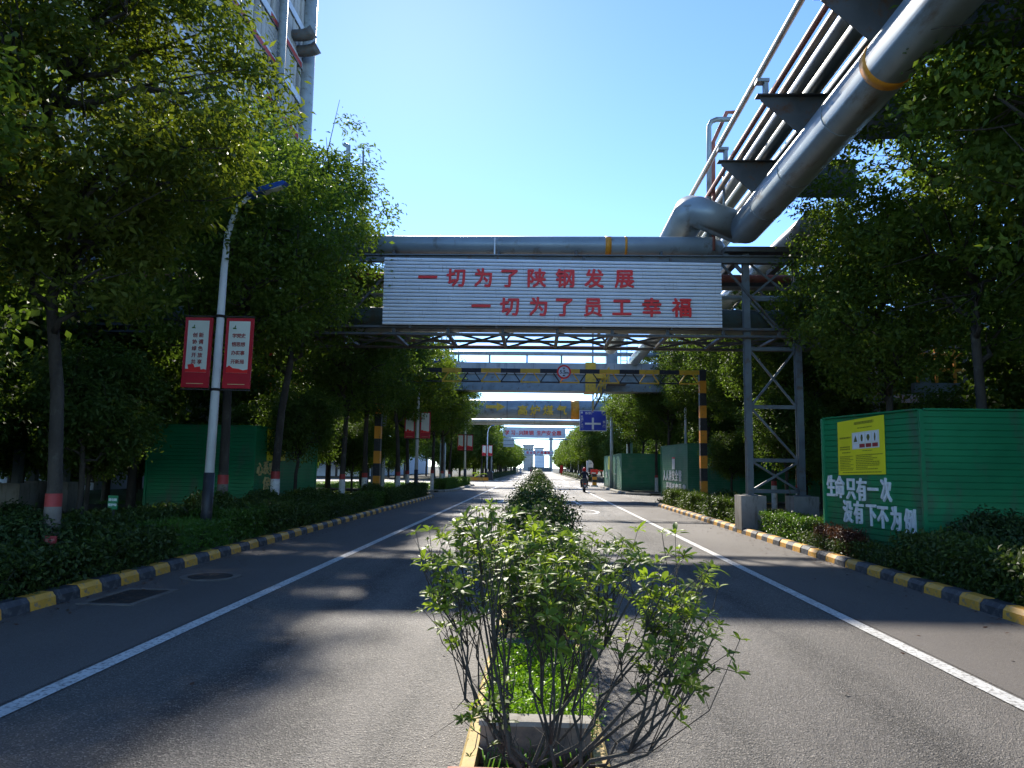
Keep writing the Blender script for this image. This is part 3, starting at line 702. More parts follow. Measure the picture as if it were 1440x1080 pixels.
for x in (-8, -5.2, -3.2, -.8, 1.4, 3.4):
    MB().box(x - .05, x + .05, Y2 + .4, Y2 + .5, 8.27, 9.0 if x < 3 else 10.4).build('rail_post', 'steel_dark', t)
pipe('girder_pipe', 'grey pipe carried on posts above the box girder', [(-16, Y2 + .45, 8.92), (9, Y2 + .45, 8.92)], .13, 'pipe_grey', 10)
pipe('girder_pipe', 'thin reddish pipe above the grey pipe of the box girder', [(-16, Y2 + .7, 9.42), (9, Y2 + .7, 9.42)], .07, 'pipe_rust', 8)

# ---- third crossing: very large gas main with yellow lettering
t = thing('gas_main', 'huge dark grey gas main with yellow lettering and orange ring over the road', 'pipe', (3.5, 69, 7.1))
MB().tube([(-18, 69, 7.12), (12, 69, 7.12)], .9, 36).build('pipe_body', 'pipe_grey', t, smooth=True)
MB().tube([(3.0, 69, 7.12), (3.75, 69, 7.12)], .925, 36).build('ring', 'safety_orange', t, smooth=True)
for x in (-3.0, -.4, 2.0): MB().tube([(x, 69, 7.12), (x + .05, 69, 7.12)], .907, 36).build('weld_seam', 'steel_dark', t, smooth=True)
for ch, x in zip('高炉煤气', (735, 752.5, 771, 790)):
    pz = at_y(x, 577, 68.08); put_char(ch, 'safety_yellow', t, pz - woff(t), .95, depth=.06, bold=.035)
pz = at_y(697, 572, 68.08)
MB().prism([(-.9, -.15), (.1, -.15), (.1, -.4), (.9, 0), (.1, .4), (.1, .15), (-.9, .15)], lambda u, v, k: (pz.x + u, pz.y - k * .03, pz.z + v)).build('flow_arrow', 'safety_yellow', t)
for x in (-9, 8.5): MB().box(x - .25, x + .25, 68.7, 69.3, .1, 6.3).build('support', 'steel_grey', t)
pipe('thin_main', 'pale medium pipe just below and behind the huge gas main', [(-18, 71, 6.02), (12, 71, 6.02)], .28, 'pipe_pale', 14)
for i, (z, c) in enumerate(((8.9, 'thin dark cable strung above the huge gas main'), (8.45, 'lower thin cable strung above the huge gas main'))):
    tag(MB().tube([(-15, 66, z), (12, 66, z - .05)], .03, 6).build('overhead_cable', 'steel_dark'), c, 'cable')

# ---- far slogan boards on frames
def far_board(label, Y, x0, x1, z0, z1, text, cx, size, groupn):
    t = thing('road_banner', label, 'banner', (x0, Y, .1))
    MB().box(x0, x1, Y, Y + .15, z0, z1).build('panel', 'far_white', t)
    mb = MB(); mb.box(x0 - 3, x1 + 3, Y + .16, Y + .5, z1 - .05, z1 + .12); mb.box(x0 - 3, x1 + 3, Y + .16, Y + .5, z0 - .25, z0 - .05); mb.build('frame', 'steel_grey', t)
    for x in (x0 - 2.8, x1 + 2.6): MB().box(x, x + .35, Y + .1, Y + .5, .1, z1 + .1).build('post', 'steel_grey', t)
    for ch, x in zip(text, cx):
        if ch != ' ': put_char(ch, 'red_paint', t, Vector((x, Y - .03, (z0 + z1) / 2 - (0 if ch != '·' else .1))) - woff(t), size, depth=.01, bold=.02)
    return t
far_board('white banner with red characters over the road, nearer of the two far ones', 115, -5.6, 4.2, 6.3, 7.85, '学习·兴陕钢生产安全靠', [at_y(x, 609, 115).x for x in (713, 721.5, 727, 733, 740, 747, 758, 764.5, 771.5, 779, 786)], .78, '')
far_board('white banner with red characters over the road, farthest away', 230, -4.4, 4.6, 5.75, 6.95, '安全生产质量第一', [at_y(x, 637, 230).x for x in (742, 747, 752, 757, 762, 767, 771.5, 776)], .95, '')

# ================================================================== GREEN SHEET ENCLOSURES
def ribbed(A, B, z0, z1, pitch=.115, dep=.018):
    A = Vector((*A, 0)); B = Vector((*B, 0)); d = (B - A).normalized(); n = Vector((d.y, -d.x, 0))
    mb = MB(); prof = []
    z = z0
    while z < z1 - .01:
        prof += [(0, z), (0, min(z + pitch * .84, z1)), (-dep, min(z + pitch * .88, z1)), (-dep, min(z + pitch * .96, z1))]; z += pitch
    vs = []
    for o_, z in prof: vs += [A + n * o_ + Vector((0, 0, z)), B + n * o_ + Vector((0, 0, z))]
    mb.add(vs, [(2 * k, 2 * k + 1, 2 * k + 3, 2 * k + 2) for k in range(len(prof) - 1)])
    bk = [A - n * .05 + Vector((0, 0, z0)), B - n * .05 + Vector((0, 0, z0)), B - n * .05 + Vector((0, 0, z1)), A - n * .05 + Vector((0, 0, z1))]
    mb.add(bk, [(1, 0, 3, 2)])
    return mb
def enclosure(label, walls, z1, m='green_sheet'):
    """walls: list of (A, B) seen with the outside on the right of A->B"""
    t = thing('sheet_enclosure', label, 'enclosure', (*walls[0][0], .1))
    done = set()
    for A, B in walls:
        va, vb = Vector(A), Vector(B); L_ = (vb - va).length; n = max(1, round(L_ / 3.0))
        for k in range(n):
            p0 = va + (vb - va) * (k / n); p1 = va + (vb - va) * ((k + 1) / n)
            ribbed(tuple(p0), tuple(p1), .14, z1).build('panel', m, t)
        for p_ in (va, vb):
            if tuple(p_) in done: continue
            done.add(tuple(p_)); MB().box(p_.x - .035, p_.x + .035, p_.y - .035, p_.y + .035, .1, z1 + .015).build('corner_post', m, t)
        dv_ = (vb - va).normalized() * .06; MB().bar((*(va + dv_), z1 + .018), (*(vb - dv_), z1 + .018), .09, .03).build('top_rail', m, t)
    return t
def on_wall(px, py, A, B, lift=0.0):
    A = Vector((*A, 0)); B = Vector((*B, 0)); d = (B - A).normalized(); n = Vector((d.y, -d.x, 0))
    r = Vector(ray(px, py)); o = Vector((0, 0, EYE)); k = (A + n * lift - o).dot(n) / r.dot(n)
    return o + r * k
A1, B1 = (6.11, 16.0), (6.80, 13.30)
e1 = enclosure('nearest green sheet enclosure on the right with white slogan and yellow notice', [(A1, B1), (B1, (13.5, 13.2)), ((13.5, 16.3), A1)], 2.78)
rz1 = math.atan2(B1[1] - A1[1], B1[0] - A1[0])
for chs, pts in (('生命只有一次', [(1169, 684), (1181, 685.5), (1196.5, 687), (1211.5, 689), (1227.5, 689), (1246, 689.5)]),
                 ('没有下不为例', [(1192.5, 719.5), (1207.5, 721), (1225.5, 724), (1241.5, 727), (1260, 730), (1280, 734)])):
    for ch, (x, y) in zip(chs, pts):
        put_char(ch, 'white_paint', e1, on_wall(x, y, A1, B1, .02) - woff(e1), .47, rz1, depth=.018, bold=.02, sx=.6)
# yellow notice sheet with print
c4 = [on_wall(*p_, A1, B1, .012) for p_ in ((1178, 594), (1243, 583), (1246, 667), (1180, 668))]
nb_ = thing('notice_sheet', 'yellow safety notice sheet fixed on the nearest green enclosure', 'notice', c4[3])
dn = Vector((B1[0] - A1[0], B1[1] - A1[1], 0)).normalized(); nn = Vector((dn.y, -dn.x, 0))
def on_sheet(u, v, lift):
    a = c4[3].lerp(c4[2], u); b = c4[0].lerp(c4[1], u); return a.lerp(b, v) + nn * lift
def patch(name, u0, u1, v0, v1, lift, m, par, th=.003):
    vs = [on_sheet(u, v, lift) for u, v in ((u0, v0), (u1, v0), (u1, v1), (u0, v1))] + [on_sheet(u, v, lift - th) for u, v in ((u0, v0), (u1, v0), (u1, v1), (u0, v1))]
    return MB().add(vs, [(0, 1, 2, 3), (7, 6, 5, 4), (0, 4, 5, 1), (1, 5, 6, 2), (2, 6, 7, 3), (3, 7, 4, 0)]).build(name, m, par)
patch('sheet', 0, 1, 0, 1, .01, 'notice_yellow', nb_, .01)
rn = random.Random(3)
mb = MB()
def strip(u0, u1, v0, v1): mb.add([on_sheet(u, v, .0125) for u, v in ((u0, v0), (u1, v0), (u1, v1), (u0, v1))], [(0, 1, 2, 3)])
def words(u0, u1, v, h):
    u = u0
    while u < u1:
        w_ = rn.uniform(.012, .03)
        for j in range(3): strip(u, min(u + w_, u1), v + h * j / 3, v + h * (j / 3 + .2))
        strip(u, u + .004, v, v + h); strip(u + w_ * .6, u + w_ * .6 + .004, v, v + h); u += w_ + .008
words(.38, .78, .9, .05); words(.45, .75, .825, .018)
words(.05, .28, .67, .03); words(.05, .28, .5, .025); words(.05, .28, .46, .025); words(.1, .28, .4, .02)
for k in range(9): words(.05, rn.uniform(.25, .34), .33 - k * .031, .016); words(.4, rn.uniform(.6, .96), .34 - k * .031, .017)
words(.1, .92, .035, .018); words(.55, .75, .415, .014)
mb.build('print', 'print_dark', nb_)
pp = patch('pictogram_panel', .33, .9, .46, .76, .014, 'banner_cream', nb_)
for k in range(4):
    u = .36 + k * .135
    pf = patch('pictogram', u, u + .1, .57, .73, .017, 'white_paint', pp)
    mbp = MB()
    sh = [[(.5, .9), (.1, .1), (.9, .1)], [(.35, .9), (.65, .9), (.75, .5), (.65, .1), (.35, .1), (.25, .5)], [(.3, .85), (.7, .85), (.85, .5), (.6, .1), (.4, .1), (.15, .5)], [(.45, .95), (.6, .95), (.7, .5), (.6, .05), (.4, .05), (.35, .5)]][k]
    mbp.add([on_sheet(u + .1 * a, .575 + .15 * b, .019) for a, b in sh][::-1], [tuple(range(len(sh)))[::-1]]); mbp.build('pictogram_mark', 'print_dark', pp)
    patch('caption', u - .005, u + .107, .48, .545, .017, 'red_faded' if k else 'white_paint', pp)

A2, B2 = (7.30, 44.0), (7.65, 38.0)
e2 = enclosure('second green sheet enclosure on the right, two rows of white characters', [(A2, B2), (B2, (15.5, 38.0)), ((15.5, 44.2), A2)], 3.0, 'green_sheet_pale')
for ch in e2.children:
    if ch.name.startswith('panel') and ch.data.vertices[0].co.x > 1.0: ch.data.materials[0] = MATS['green_sheet']  # panels away from the slogan wall take the deeper green
rz2 = math.atan2(B2[1] - A2[1], B2[0] - A2[0])
for chs, pts in (('人人讲安全管理', [(934.5, 668.5), (938.5, 669), (942.5, 669), (946.8, 669), (951.3, 669), (956.2, 669.5)]), ('严是爱宽是害', [(938.8, 685), (943, 686), (947.2, 687.5), (951.8, 688), (956.5, 688.5), (962, 689.5)])):
    for ch, (x, y) in zip(chs, pts): put_char(ch, 'white_paint', e2, on_wall(x, y, A2, B2, .02) - woff(e2), .62, rz2, depth=.015, bold=.015)
w0 = [on_wall(*p_, A2, B2, .02) for p_ in ((945, 660), (949, 660), (949, 645), (945, 645))]
MB().add(w0, [(0, 1, 2, 3)]).build('white_notice', 'white_paint', e2)
w0 = [on_wall(*p_, A2, B2, .02) for p_ in ((945, 645.3), (949, 645.3), (949, 643), (945, 643))]
MB().add(w0, [(0, 1, 2, 3)]).build('red_notice_head', 'red_paint', e2)
A3, B3 = (5.98, 67.0), (5.98, 53.0)
e3 = enclosure('farthest green sheet enclosure on the right, pale, with yellow notice strip', [(A3, B3), (B3, (13.5, 53.0)), ((13.5, 67.0), A3)], 2.75, 'green_sheet_pale')
for ch in e3.children:
    if ch.name.startswith('panel') and ch.data.vertices[0].co.x > .5: ch.data.materials[0] = MATS['green_sheet']  # deeper green on the panels beyond the slogan wall
w0 = [on_wall(*p_, A3, B3, .03) for p_ in ((855, 660), (859, 661), (859, 641), (855, 642))]
MB().add(w0, [(0, 1, 2, 3)]).build('notice_strip', 'notice_yellow', e3)
for ch, x in zip('安全第一', (848.5, 853, 859, 865)): put_char(ch, 'banner_cream', e3, on_wall(x, 667, A3, B3, .02) - woff(e3), .62, R(-90), depth=.015, bold=.02, sx=2.3)
A4, B4 = (-8.60, 22.0), (-8.38, 27.5)
e4 = enclosure('green sheet enclosure behind the left lamp post with gold characters', [((-11.9, 22.0), A4), (A4, B4), (B4, (-11.9, 27.5))], 2.77)
rz4 = math.atan2(B4[1] - A4[1], B4[0] - A4[0])
for chs, pts in (('心系安全', [(365.5, 660), (374, 658), (382, 659), (389.5, 659.5)]), ('保平安', [(374, 680), (381, 681), (388, 681)])):
    for ch, (x, y) in zip(chs, pts): put_char(ch, 'gold', e4, on_wall(x, y, A4, B4, .02) - woff(e4), .44, rz4, depth=.015, bold=.015)
w0 = [on_wall(*p_, A4, B4, .015) for p_ in ((375, 648), (401, 648), (403, 606), (376.5, 603))]
MB().add(w0, [(0, 1, 2, 3)]).build('yellow_poster', 'notice_yellow', e4)

# ================================================================== LAMP POSTS, SIGNS
def lamp_post(label, banners=True, text=False):
    t = thing('lamp_post', label, 'lamp post', (0, 0, 0), 'lamp posts along the verges')
    MB().tube([(0, 0, 0), (0, 0, 1.35)], [.105, .1], 14).build('black_base', 'safety_black', t, smooth=True)
    MB().tube([(0, 0, 1.351), (0, 0, 5.2), (.02, 0, 5.9), (.16, 0, 6.45), (.42, 0, 6.7)], [.088, .066, .058, .045, .04], 14).build('pole', 'white_paint', t, smooth=True)
    ang = R(22)
    c, s_ = math.cos(ang), math.sin(ang)
    def h(u, v, k):
        x = u; z = v; return (.4 + x * c - z * s_, (-.11 if k else .11) * (1 - .25 * (x > .5)), 6.68 + x * s_ + z * c)
    hd = MB().prism([(0, -.03), (.7, -.055), (.78, -.03), (.72, .03), (.25, .06), (0, .04)], h).build('lamp_head', 'lamp_blue', t)
    MB().prism([(.28, -.062), (.66, -.066), (.66, -.052), (.28, -.045)], lambda u, v, k: h(u, v, k)[:1] + ((-.08 if k else .08),) + h(u, v, k)[2:]).build('lens', 'lamp_glass', hd)
    MB().box(-.10, .10, -.10, .10, .0, .03).build('base_plate', 'iron', t)
    if banners:
        for k, s in enumerate((-1, 1)):
            x0, x1 = (-.66, -.135) if s < 0 else (.13, .655)
            b = MB().box(x0, x1, -.02, .02, 2.93, 4.27).build('banner', 'banner_red', t)
            MB().box(x0 + .06, x1 - .06, -.026, -.0205, 3.22, 4.21).build('banner_field', 'banner_cream', b)
            mb = MB(); mb.bar((s * .06, 0, 4.3), (s * .66, 0, 4.3), .025); mb.bar((s * .06, 0, 2.9), (s * .66, 0, 2.9), .025); mb.build('banner_arm', 'iron', t)
            cx = (x0 + x1) / 2
            # red skyline picture at the foot of the field
            sk = [(-.205, 0), (.205, 0), (.205, .05), (.15, .06), (.1, .05), (.08, .11), (-.02, .09), (-.05, .16), (-.16, .14), (-.14, .06), (-.205, .06)] if s < 0 else [(-.205, 0), (.205, 0), (.205, .07), (.12, .05), (.03, .08), (-.08, .09), (-.15, .14), (-.205, .1)]
            MB().prism(sk, lambda u, v, kk: (cx + u, -.028 - kk * .002, 3.222 + v)).build('banner_picture', 'red_paint', b)
            MB().box(x0 + .1, x1 - .1, -.024, -.0205, 3.0, 3.012).build('gold_line', 'gold', b)
            lg = MB(); lg.prism([(-.03, 0), (.05, 0), (.03, .025), (-.02, .025)], lambda u, v, kk: (cx - .1 + u, -.028 - kk * .002, 4.06 + v)); lg.prism([(0, .03), (.03, .03), (.025, .08)], lambda u, v, kk: (cx - .1 + u, -.028 - kk * .002, 4.06 + v)); lg.build('logo', 'leaf_fresh', b)
            if text:
                if s < 0: rows = [(ch, cx + dx, -.029, 3.93 - j * .128) for j, two in enumerate(('创新', '协调', '绿色', '开放', '共享')) for ch, dx in zip(two, (-.055, .065))]
                else: rows = [(ch, cx + dx, -.029, 3.93 - j * .165) for j, three in enumerate(('学党史', '悟思想', '办实事', '开新局')) for ch, dx in zip(three, (-.085, 0, .085))]
                for ch, cx_, cy_, cz_ in rows: put_char(ch, 'red_faded', b, (cx_, cy_, cz_), .095 if s < 0 else .092, depth=.001)
            for zz in (2.9, 4.3): MB().tube([(0, 0, zz - .025), (0, 0, zz + .025)], .092, 12).build('clamp', 'iron', t)
    return t
lp = lamp_post('white lamp post with two red banners near the left kerb, closest to camera', True, True)
lp.location = (-6.12, 13.5, .12); lp.rotation_euler = (0, R(0.6), 0)
lp2 = lamp_post('white lamp post with two red banners on left verge, second from camera')
lp2.location = (-6.15, 37.0, .12)
dup(lp2, (-6.3, 63.0, .12), label='white lamp post with two red banners at the left corner of the junction')
dup(lp2, (-6.45, 92.5, .12), label='white lamp post with two red banners just past the junction on the left')
lp3 = lamp_post('plain white lamp post rising behind the second green enclosure', False); lp3.location = (8.55, 43.0, .12); lp3.rotation_euler = (0, 0, math.pi)
for k, y in enumerate((118, 146, 174)):
    dup(lp3, (6.4, y, .12), math.pi, label='distant white lamp post on the right verge, %s beyond the junction' % ORD[k])

def blue_sign():
    t = thing('direction_sign', 'blue direction sign with white crossroads symbol on right verge', 'road sign', (5.75, 58, .12))
    a, b = at_y(815, 577, 58), at_y(853, 606.5, 58)
    MB().box(a.x, b.x, 57.98, 58.02, b.z, a.z).build('border', 'white_paint', t)
    f = MB().box(a.x + .05, b.x - .05, 57.968, 57.979, b.z + .05, a.z - .05).build('face', 'sign_blue', t)
    cx, cz = a.x + 1.05, b.z + .58
    mb = MB(); mb.box(cx - .62, cx + .62, 57.955, 57.967, cz - .075, cz + .075); mb.box(cx - .08, cx + .08, 57.955, 57.967, cz - .46, cz - .076); mb.box(cx - .08, cx + .08, 57.955, 57.967, cz + .076, cz + .48); mb.build('crossroads_symbol', 'white_paint', f)
    o = woff(t)
    for k, ch in enumerate('轧钢厂大门'): put_char(ch, 'white_paint', f, Vector((a.x + .2, 57.955, a.z - .5 - k * .21)) - o, .19, depth=.003, bold=.02)
    for k, ch in enumerate('东门'): put_char(ch, 'white_paint', f, Vector((b.x - .2, 57.955, b.z + .72 - k * .32)) - o, .22, depth=.003, bold=.02)
    for k, ch in enumerate('炼铁厂'): put_char(ch, 'white_paint', f, Vector((a.x + .55 + k * .24, 57.955, a.z - .22)) - o, .22, depth=.003, bold=.02)
    MB().box(a.x + .1, a.x + .25, 57.955, 57.967, a.z - .25, a.z - .1).build('corner_mark', 'white_paint', f)
    MB().tube([(5.75, 58.15, .0), (5.75, 58.15, 6.3)], [.14, .1], 12).build('post', 'pipe_pale', t, smooth=True)
    for z in (a.z - .4, b.z + .35): MB().bar((a.x + .2, 58.1, z), (5.75, 58.1, z), .08).build('arm', 'pipe_pale', t)
blue_sign()
t = thing('sign_back', 'grey back of a traffic sign hanging over the left lane past the junction', 'road sign', (-6.4, 100, .12))
a, b = at_y(708, 616, 100), at_y(723, 628.5, 100)
MB().box(a.x, b.x, 99.97, 100.03, b.z, a.z).build('panel', 'pipe_pale', t)
for z in (a.z - .3, b.z + .3): MB().box(a.x + .05, b.x - .05, 99.92, 99.969, z - .05, z + .05).build('stiffener', 'steel_grey', t)
MB().tube([(-6.4, 100.2, 0), (-6.4, 100.2, a.z)], .12, 10).build('post', 'pipe_pale', t, smooth=True)
MB().bar((-6.4, 100.12, (a.z + b.z) / 2), (b.x - .1, 100.12, (a.z + b.z) / 2), .1).build('arm', 'pipe_pale', t)
def stake_sign(name, label, x, y, m, w, h, z0, rows=None, tm='white_paint'):
    t = thing(name, label, 'sign', (x, y, .12))
    MB().box(x - .018, x + .018, y + .012, y + .04, .05, z0 + h * .9).build('stake', 'steel_dark', t)
    p_ = MB().box(x - w / 2, x + w / 2, y - .01, y + .011, z0, z0 + h).build('plate', m, t)
    if rows:
        for ch, dx, dz in rows: put_char(ch, tm, p_, (dx, -.013, z0 - .12 + h / 2 + dz), w * .3, depth=.002)
stake_sign('garden_sign', 'small faded pink sign on a stake in the left hedge', at_y(70, 765, 9.2).x, 9.2, 'red_faded', .16, .2, at_y(70, 765, 9.2).z - .1, [('爱', -.035, .045), ('护', .04, .045), ('花', -.035, -.04), ('草', .04, -.04)], 'brick_pink')
stake_sign('garden_sign', 'small dark green sign with white characters behind the left hedge', at_y(158, 717, 12.6).x, 12.6, 'green_sheet', .17, .24, .82, [('请', -.05, .05), ('勿', 0, .05), ('踏', .05, .05), ('保', -.05, -.04), ('护', 0, -.04), ('绿', .05, -.04)])

# ---- right of the junction: flag sign, barrier, red pillar
t = thing('flag_sign', 'white curved-top flag sign standing by the farthest green enclosure', 'sign', (5.4, 70, 0))
fx = at_y(826, 660, 70.5).x
MB().tube([(fx, 70.5, 0), (fx, 70.5, 2.4)], .09, 10).build('pole', 'white_paint', t, smooth=True)
MB().prism([(.08, 1.3), (.55, 1.3), (.55, 2.15), (.42, 2.38), (.2, 2.48), (.08, 2.48)], lambda u, v, k: (fx + u, 70.47 + k * .06, v)).build('panel', 'white_paint', t)
MB().box(fx + .1, fx + .53, 70.44, 70.469, 1.32, 1.75).build('dark_print', 'glass_dark', t)
MB().lathe([(.13, 0), (.13, .02)], 12, (fx + .32, 70.455, 2.12)).build('round_mark', 'glass_dark', t)
MB().lathe([(.28, 0), (.28, .08), (.1, .12)], 14, (fx, 70.5, 0)).build('base', 'concrete', t)
bxp = at_y(836, 670, 69.4).x
t = thing('barrier_gate', 'red barrier gate with orange striped cabinet by the junction on the right', 'barrier', (bxp, 69.4, 0))
MB().box(bxp - .3, bxp + .3, 69.1, 69.7, 0, .12).build('base', 'concrete_pale', t)
for k in range(4): MB().box(bxp - .2, bxp + .2, 69.2, 69.6, .121 + k * .26, .379 + k * .26).build('cabinet_band', 'safety_orange' if k % 2 == 0 else 'safety_black', t)
hd = MB().box(bxp - .34, bxp + .3, 69.15, 69.65, 1.165, 1.6).build('head', 'red_paint', t)
MB().box(bxp - .3, bxp + .1, 69.13, 69.149, 1.2, 1.3).build('head_plate', 'white_paint', hd)
for k in range(6): MB().box(bxp + .31 + k * .5, bxp + .8 + k * .5, 69.36, 69.44, 1.42, 1.52).build('arm_band', 'red_paint' if k % 2 == 0 else 'white_paint', t)
rx = at_y(789.5, 660, 165).x
t = thing('red_pillar', 'slim red advertising pillar on the right verge far down the road', 'pillar', (rx, 165, .12))
MB().box(rx - .28, rx + .28, 164.9, 165.1, .6, 2.3).build('panel', 'red_paint', t)
MB().box(rx - .1, rx + .1, 164.95, 165.05, .1, .6).build('foot', 'safety_orange', t)

# ---- left junction corner: litter bin and striped planter edge
t = thing('litter_bin', 'dark litter bin at the left junction corner', 'bin', (-5.9, 90.8, 0))
MB().box(-6.2, -5.6, 90.5, 91.1, .12, .95).build('body', 'dark_plastic', t); MB().prism([(-.36, .951), (.36, .951), (.25, 1.15), (-.25, 1.15)], lambda u, v, k: (-5.9 + u, 90.45 + k * .7, v)).build('lid', 'dark_plastic', t)
t = thing('corner_bed', 'low orange and yellow edged flower bed on the far left corner', 'flower bed', (-8.6, 91, 0))
for k in range(8): MB().box(-10.9 + k * .6, -10.31 + k * .6, 90.2, 90.5, .0, .38).build('edge_block', 'safety_orange' if k % 2 else 'kerb_yellow', t)
MB().box(-10.9, -6.2, 90.51, 92.2, .1, .42).build('soil_bed', 'leaf_red', t)

# ================================================================== MOTORCYCLES, VAN
def skin_body(name, verts, edges, radii, m, parent, sub=2, rootv=0):
    me = bpy.data.meshes.new(name); me.from_pydata(verts, edges, []); me.update()
    o = link(name, me, parent)
    sk = o.modifiers.new('skin', 'SKIN')
    for i, r in enumerate(radii): me.skin_vertices[0].data[i].radius = (r, r) if not hasattr(r, '__len__') else r
    me.skin_vertices[0].data[rootv].use_root = True
    ss = o.modifiers.new('sub', 'SUBSURF'); ss.levels = sub; ss.render_levels = sub
    dg = bpy.context.evaluated_depsgraph_get(); nm = bpy.data.meshes.new_from_object(o.evaluated_get(dg))
    o.modifiers.clear(); o.data = nm; nm.materials.clear(); nm.materials.append(MATS[m])
    for p_ in nm.polygons: p_.use_smooth = True
    return o
def motorcycle(label, body_m, rider_label, helmet_m, jacket_m):
    """seen from behind, heading +y, local origin on the road below the rear wheel"""
    t = thing('motorcycle', label, 'motorcycle', (0, 0, 0))
    for y in (0, 1.28):
        wv = MB(); n = 24; prof = [(.30, -.03), (.285, -.055), (.255, -.05), (.235, -.03), (.235, .03), (.255, .05), (.285, .055), (.30, .03)]
        for r, x in prof:
            for j in range(n): wv.v.append((x, y + r * math.cos(2 * math.pi * j / n), .30 + r * math.sin(2 * math.pi * j / n)))
        for i in range(len(prof)):
            i2 = (i + 1) % len(prof)
            for j in range(n): wv.f.append((i * n + j, i * n + (j + 1) % n, i2 * n + (j + 1) % n, i2 * n + j))
        w_ = wv.build('wheel', 'rubber', t, smooth=True)
        rm = MB()
        for k in range(6):
            a = k * math.pi / 3; rm.bar((0, y, .3), (0, y + .236 * math.cos(a), .3 + .236 * math.sin(a)), .03, .02)
        rm.tube([(-.06, y, .3), (.06, y, .3)], .045, 10); rm.build('rim', 'chrome', w_)
    skin_body('body', [(0, -.15, .62), (0, .15, .66), (0, .5, .62), (0, .85, .74), (0, 1.02, .82), (0, .7, .42), (0, .4, .40)], [(0, 1), (1, 2), (2, 3), (3, 4), (2, 5), (5, 6)],
              [.09, .13, .12, .16, .1, .15, .14], body_m, t)
    skin_body('seat', [(0, -.12, .76), (0, .2, .78), (0, .5, .75)], [(0, 1), (1, 2)], [(.11, .05), (.14, .06), (.1, .05)], 'dark_plastic', t)
    MB().box(-.17, .17, -.42, -.13, .68, .97).build('top_box', 'dark_plastic', t)
    MB().box(-.06, .06, -.425, -.40, .56, .64).build('tail_lamp', 'red_paint', t)
    MB().box(-.09, .09, -.40, -.385, .40, .52).build('number_plate', 'far_white', t)
    mb = MB(); mb.prism([(-.09, .33), (.09, .33), (.07, .62), (-.07, .62)], lambda u, v, k: (u, -.33 + (.62 - v) * .0 + k * .025, v)); mb.build('mudguard', 'dark_plastic', t)
    for s in (-1, 1):
        MB().tube([(s * .1, 1.26, .3), (s * .1, 1.02, .98)], .028, 8).build('fork', 'chrome', t)
        MB().tube([(s * .04, 1.0, 1.0), (s * .2, .95, 1.07), (s * .36, .83, 1.05)], .018, 8).build('handlebar', 'chrome', t)
        mr = MB().tube([(s * .28, .9, 1.06), (s * .32, .93, 1.22)], .01, 6).build('mirror_stem', 'dark_plastic', t)
        MB().box(s * .33 - .055, s * .33 + .055, .93, .95, 1.2, 1.27).build('mirror', 'chrome', mr)
        MB().tube([(s * .14, -.32, .60), (s * .19, -.34, .60)], .03, 8).build('indicator', 'safety_orange', t)
    MB().tube([(.16, .5, .30), (.17, .1, .30), (.18, -.28, .36)], [.03, .045, .05], 10).build('exhaust', 'chrome', t, smooth=True)
    MB().tube([(0, 1.02, .93), (0, 1.14, .95)], [.1, .085], 14).build('headlamp', 'chrome', t, smooth=True)
    p_ = thing('person', rider_label, 'person', (0, 0, 0))
    V = [(0, .22, .86), (0, .26, 1.05), (0, .33, 1.25), (0, .35, 1.38), (0, .37, 1.45), (-.19, .34, 1.33), (-.27, .48, 1.12), (-.33, .74, 1.08), (.19, .34, 1.33), (.27, .48, 1.12), (.33, .74, 1.08),
         (-.11, .24, .84), (-.22, .62, .80), (-.2, .55, .42), (-.19, .66, .36), (.11, .24, .84), (.22, .62, .80), (.2, .55, .42), (.19, .66, .36)]
    E_ = [(0, 1), (1, 2), (2, 3), (3, 4), (3, 5), (5, 6), (6, 7), (3, 8), (8, 9), (9, 10), (0, 11), (11, 12), (12, 13), (13, 14), (0, 15), (15, 16), (16, 17), (17, 18)]
    rr = [.15, .15, .17, .12, .06, .075, .06, .045, .075, .06, .045, .1, .085, .06, .05, .1, .085, .06, .05]
    skin_body('body', V, E_, rr, jacket_m, p_)
    hv = MB(); hv.lathe([(.055, -.13), (.085, -.1), (.095, -.02), (.09, .06), (.06, .12), (.02, .135)], 14, (0, .40, 1.55)); hd_ = hv.build('head', 'skin', p_, smooth=True)
    hm = MB(); hm.lathe([(.125, -.09), (.132, -.02), (.125, .06), (.09, .125), (.045, .155), (.01, .162)], 18, (0, .385, 1.57)); hm.build('helmet', helmet_m, p_, smooth=True)
    for s in (-1, 1):
        hb = MB()
        hb.box(s * .33 - .04, s * .33 + .04, .74, .82, 1.035, 1.075)
        hn = hb.build('hand', 'skin', p_)
        for j in range(4):
            xx = s * .33 - .036 + j * .024
            MB().tube([(xx, .81, 1.07), (xx, .865, 1.075), (xx, .875, 1.04), (xx, .84, 1.02)], [.011, .011, .01, .009], 6).build('finger', 'skin', hn)
        MB().tube([(s * .33 - s * .04, .76, 1.05), (s * .27, .80, 1.03), (s * .27, .84, 1.02)], [.013, .012, .01], 6).build('thumb', 'skin', hn)
    return t, p_
mo, pe = motorcycle('dark motorcycle with top box riding away in the right lane', 'dark_plastic', 'person in dark jacket and red helmet riding the motorcycle away', 'red_paint', 'jacket_navy')
mo.location = (3.25, 51.8, 0); pe.location = (3.25, 51.8, 0)
mo2, pe2 = motorcycle('white motorcycle far down the left lane beyond the junction', 'far_white', 'person in pale top and white helmet riding far down the left lane', 'far_white', 'wall_blue')
for o in (mo2, pe2): o.location = (-3.6, 148, 0); o.rotation_euler = (0, 0, math.pi)
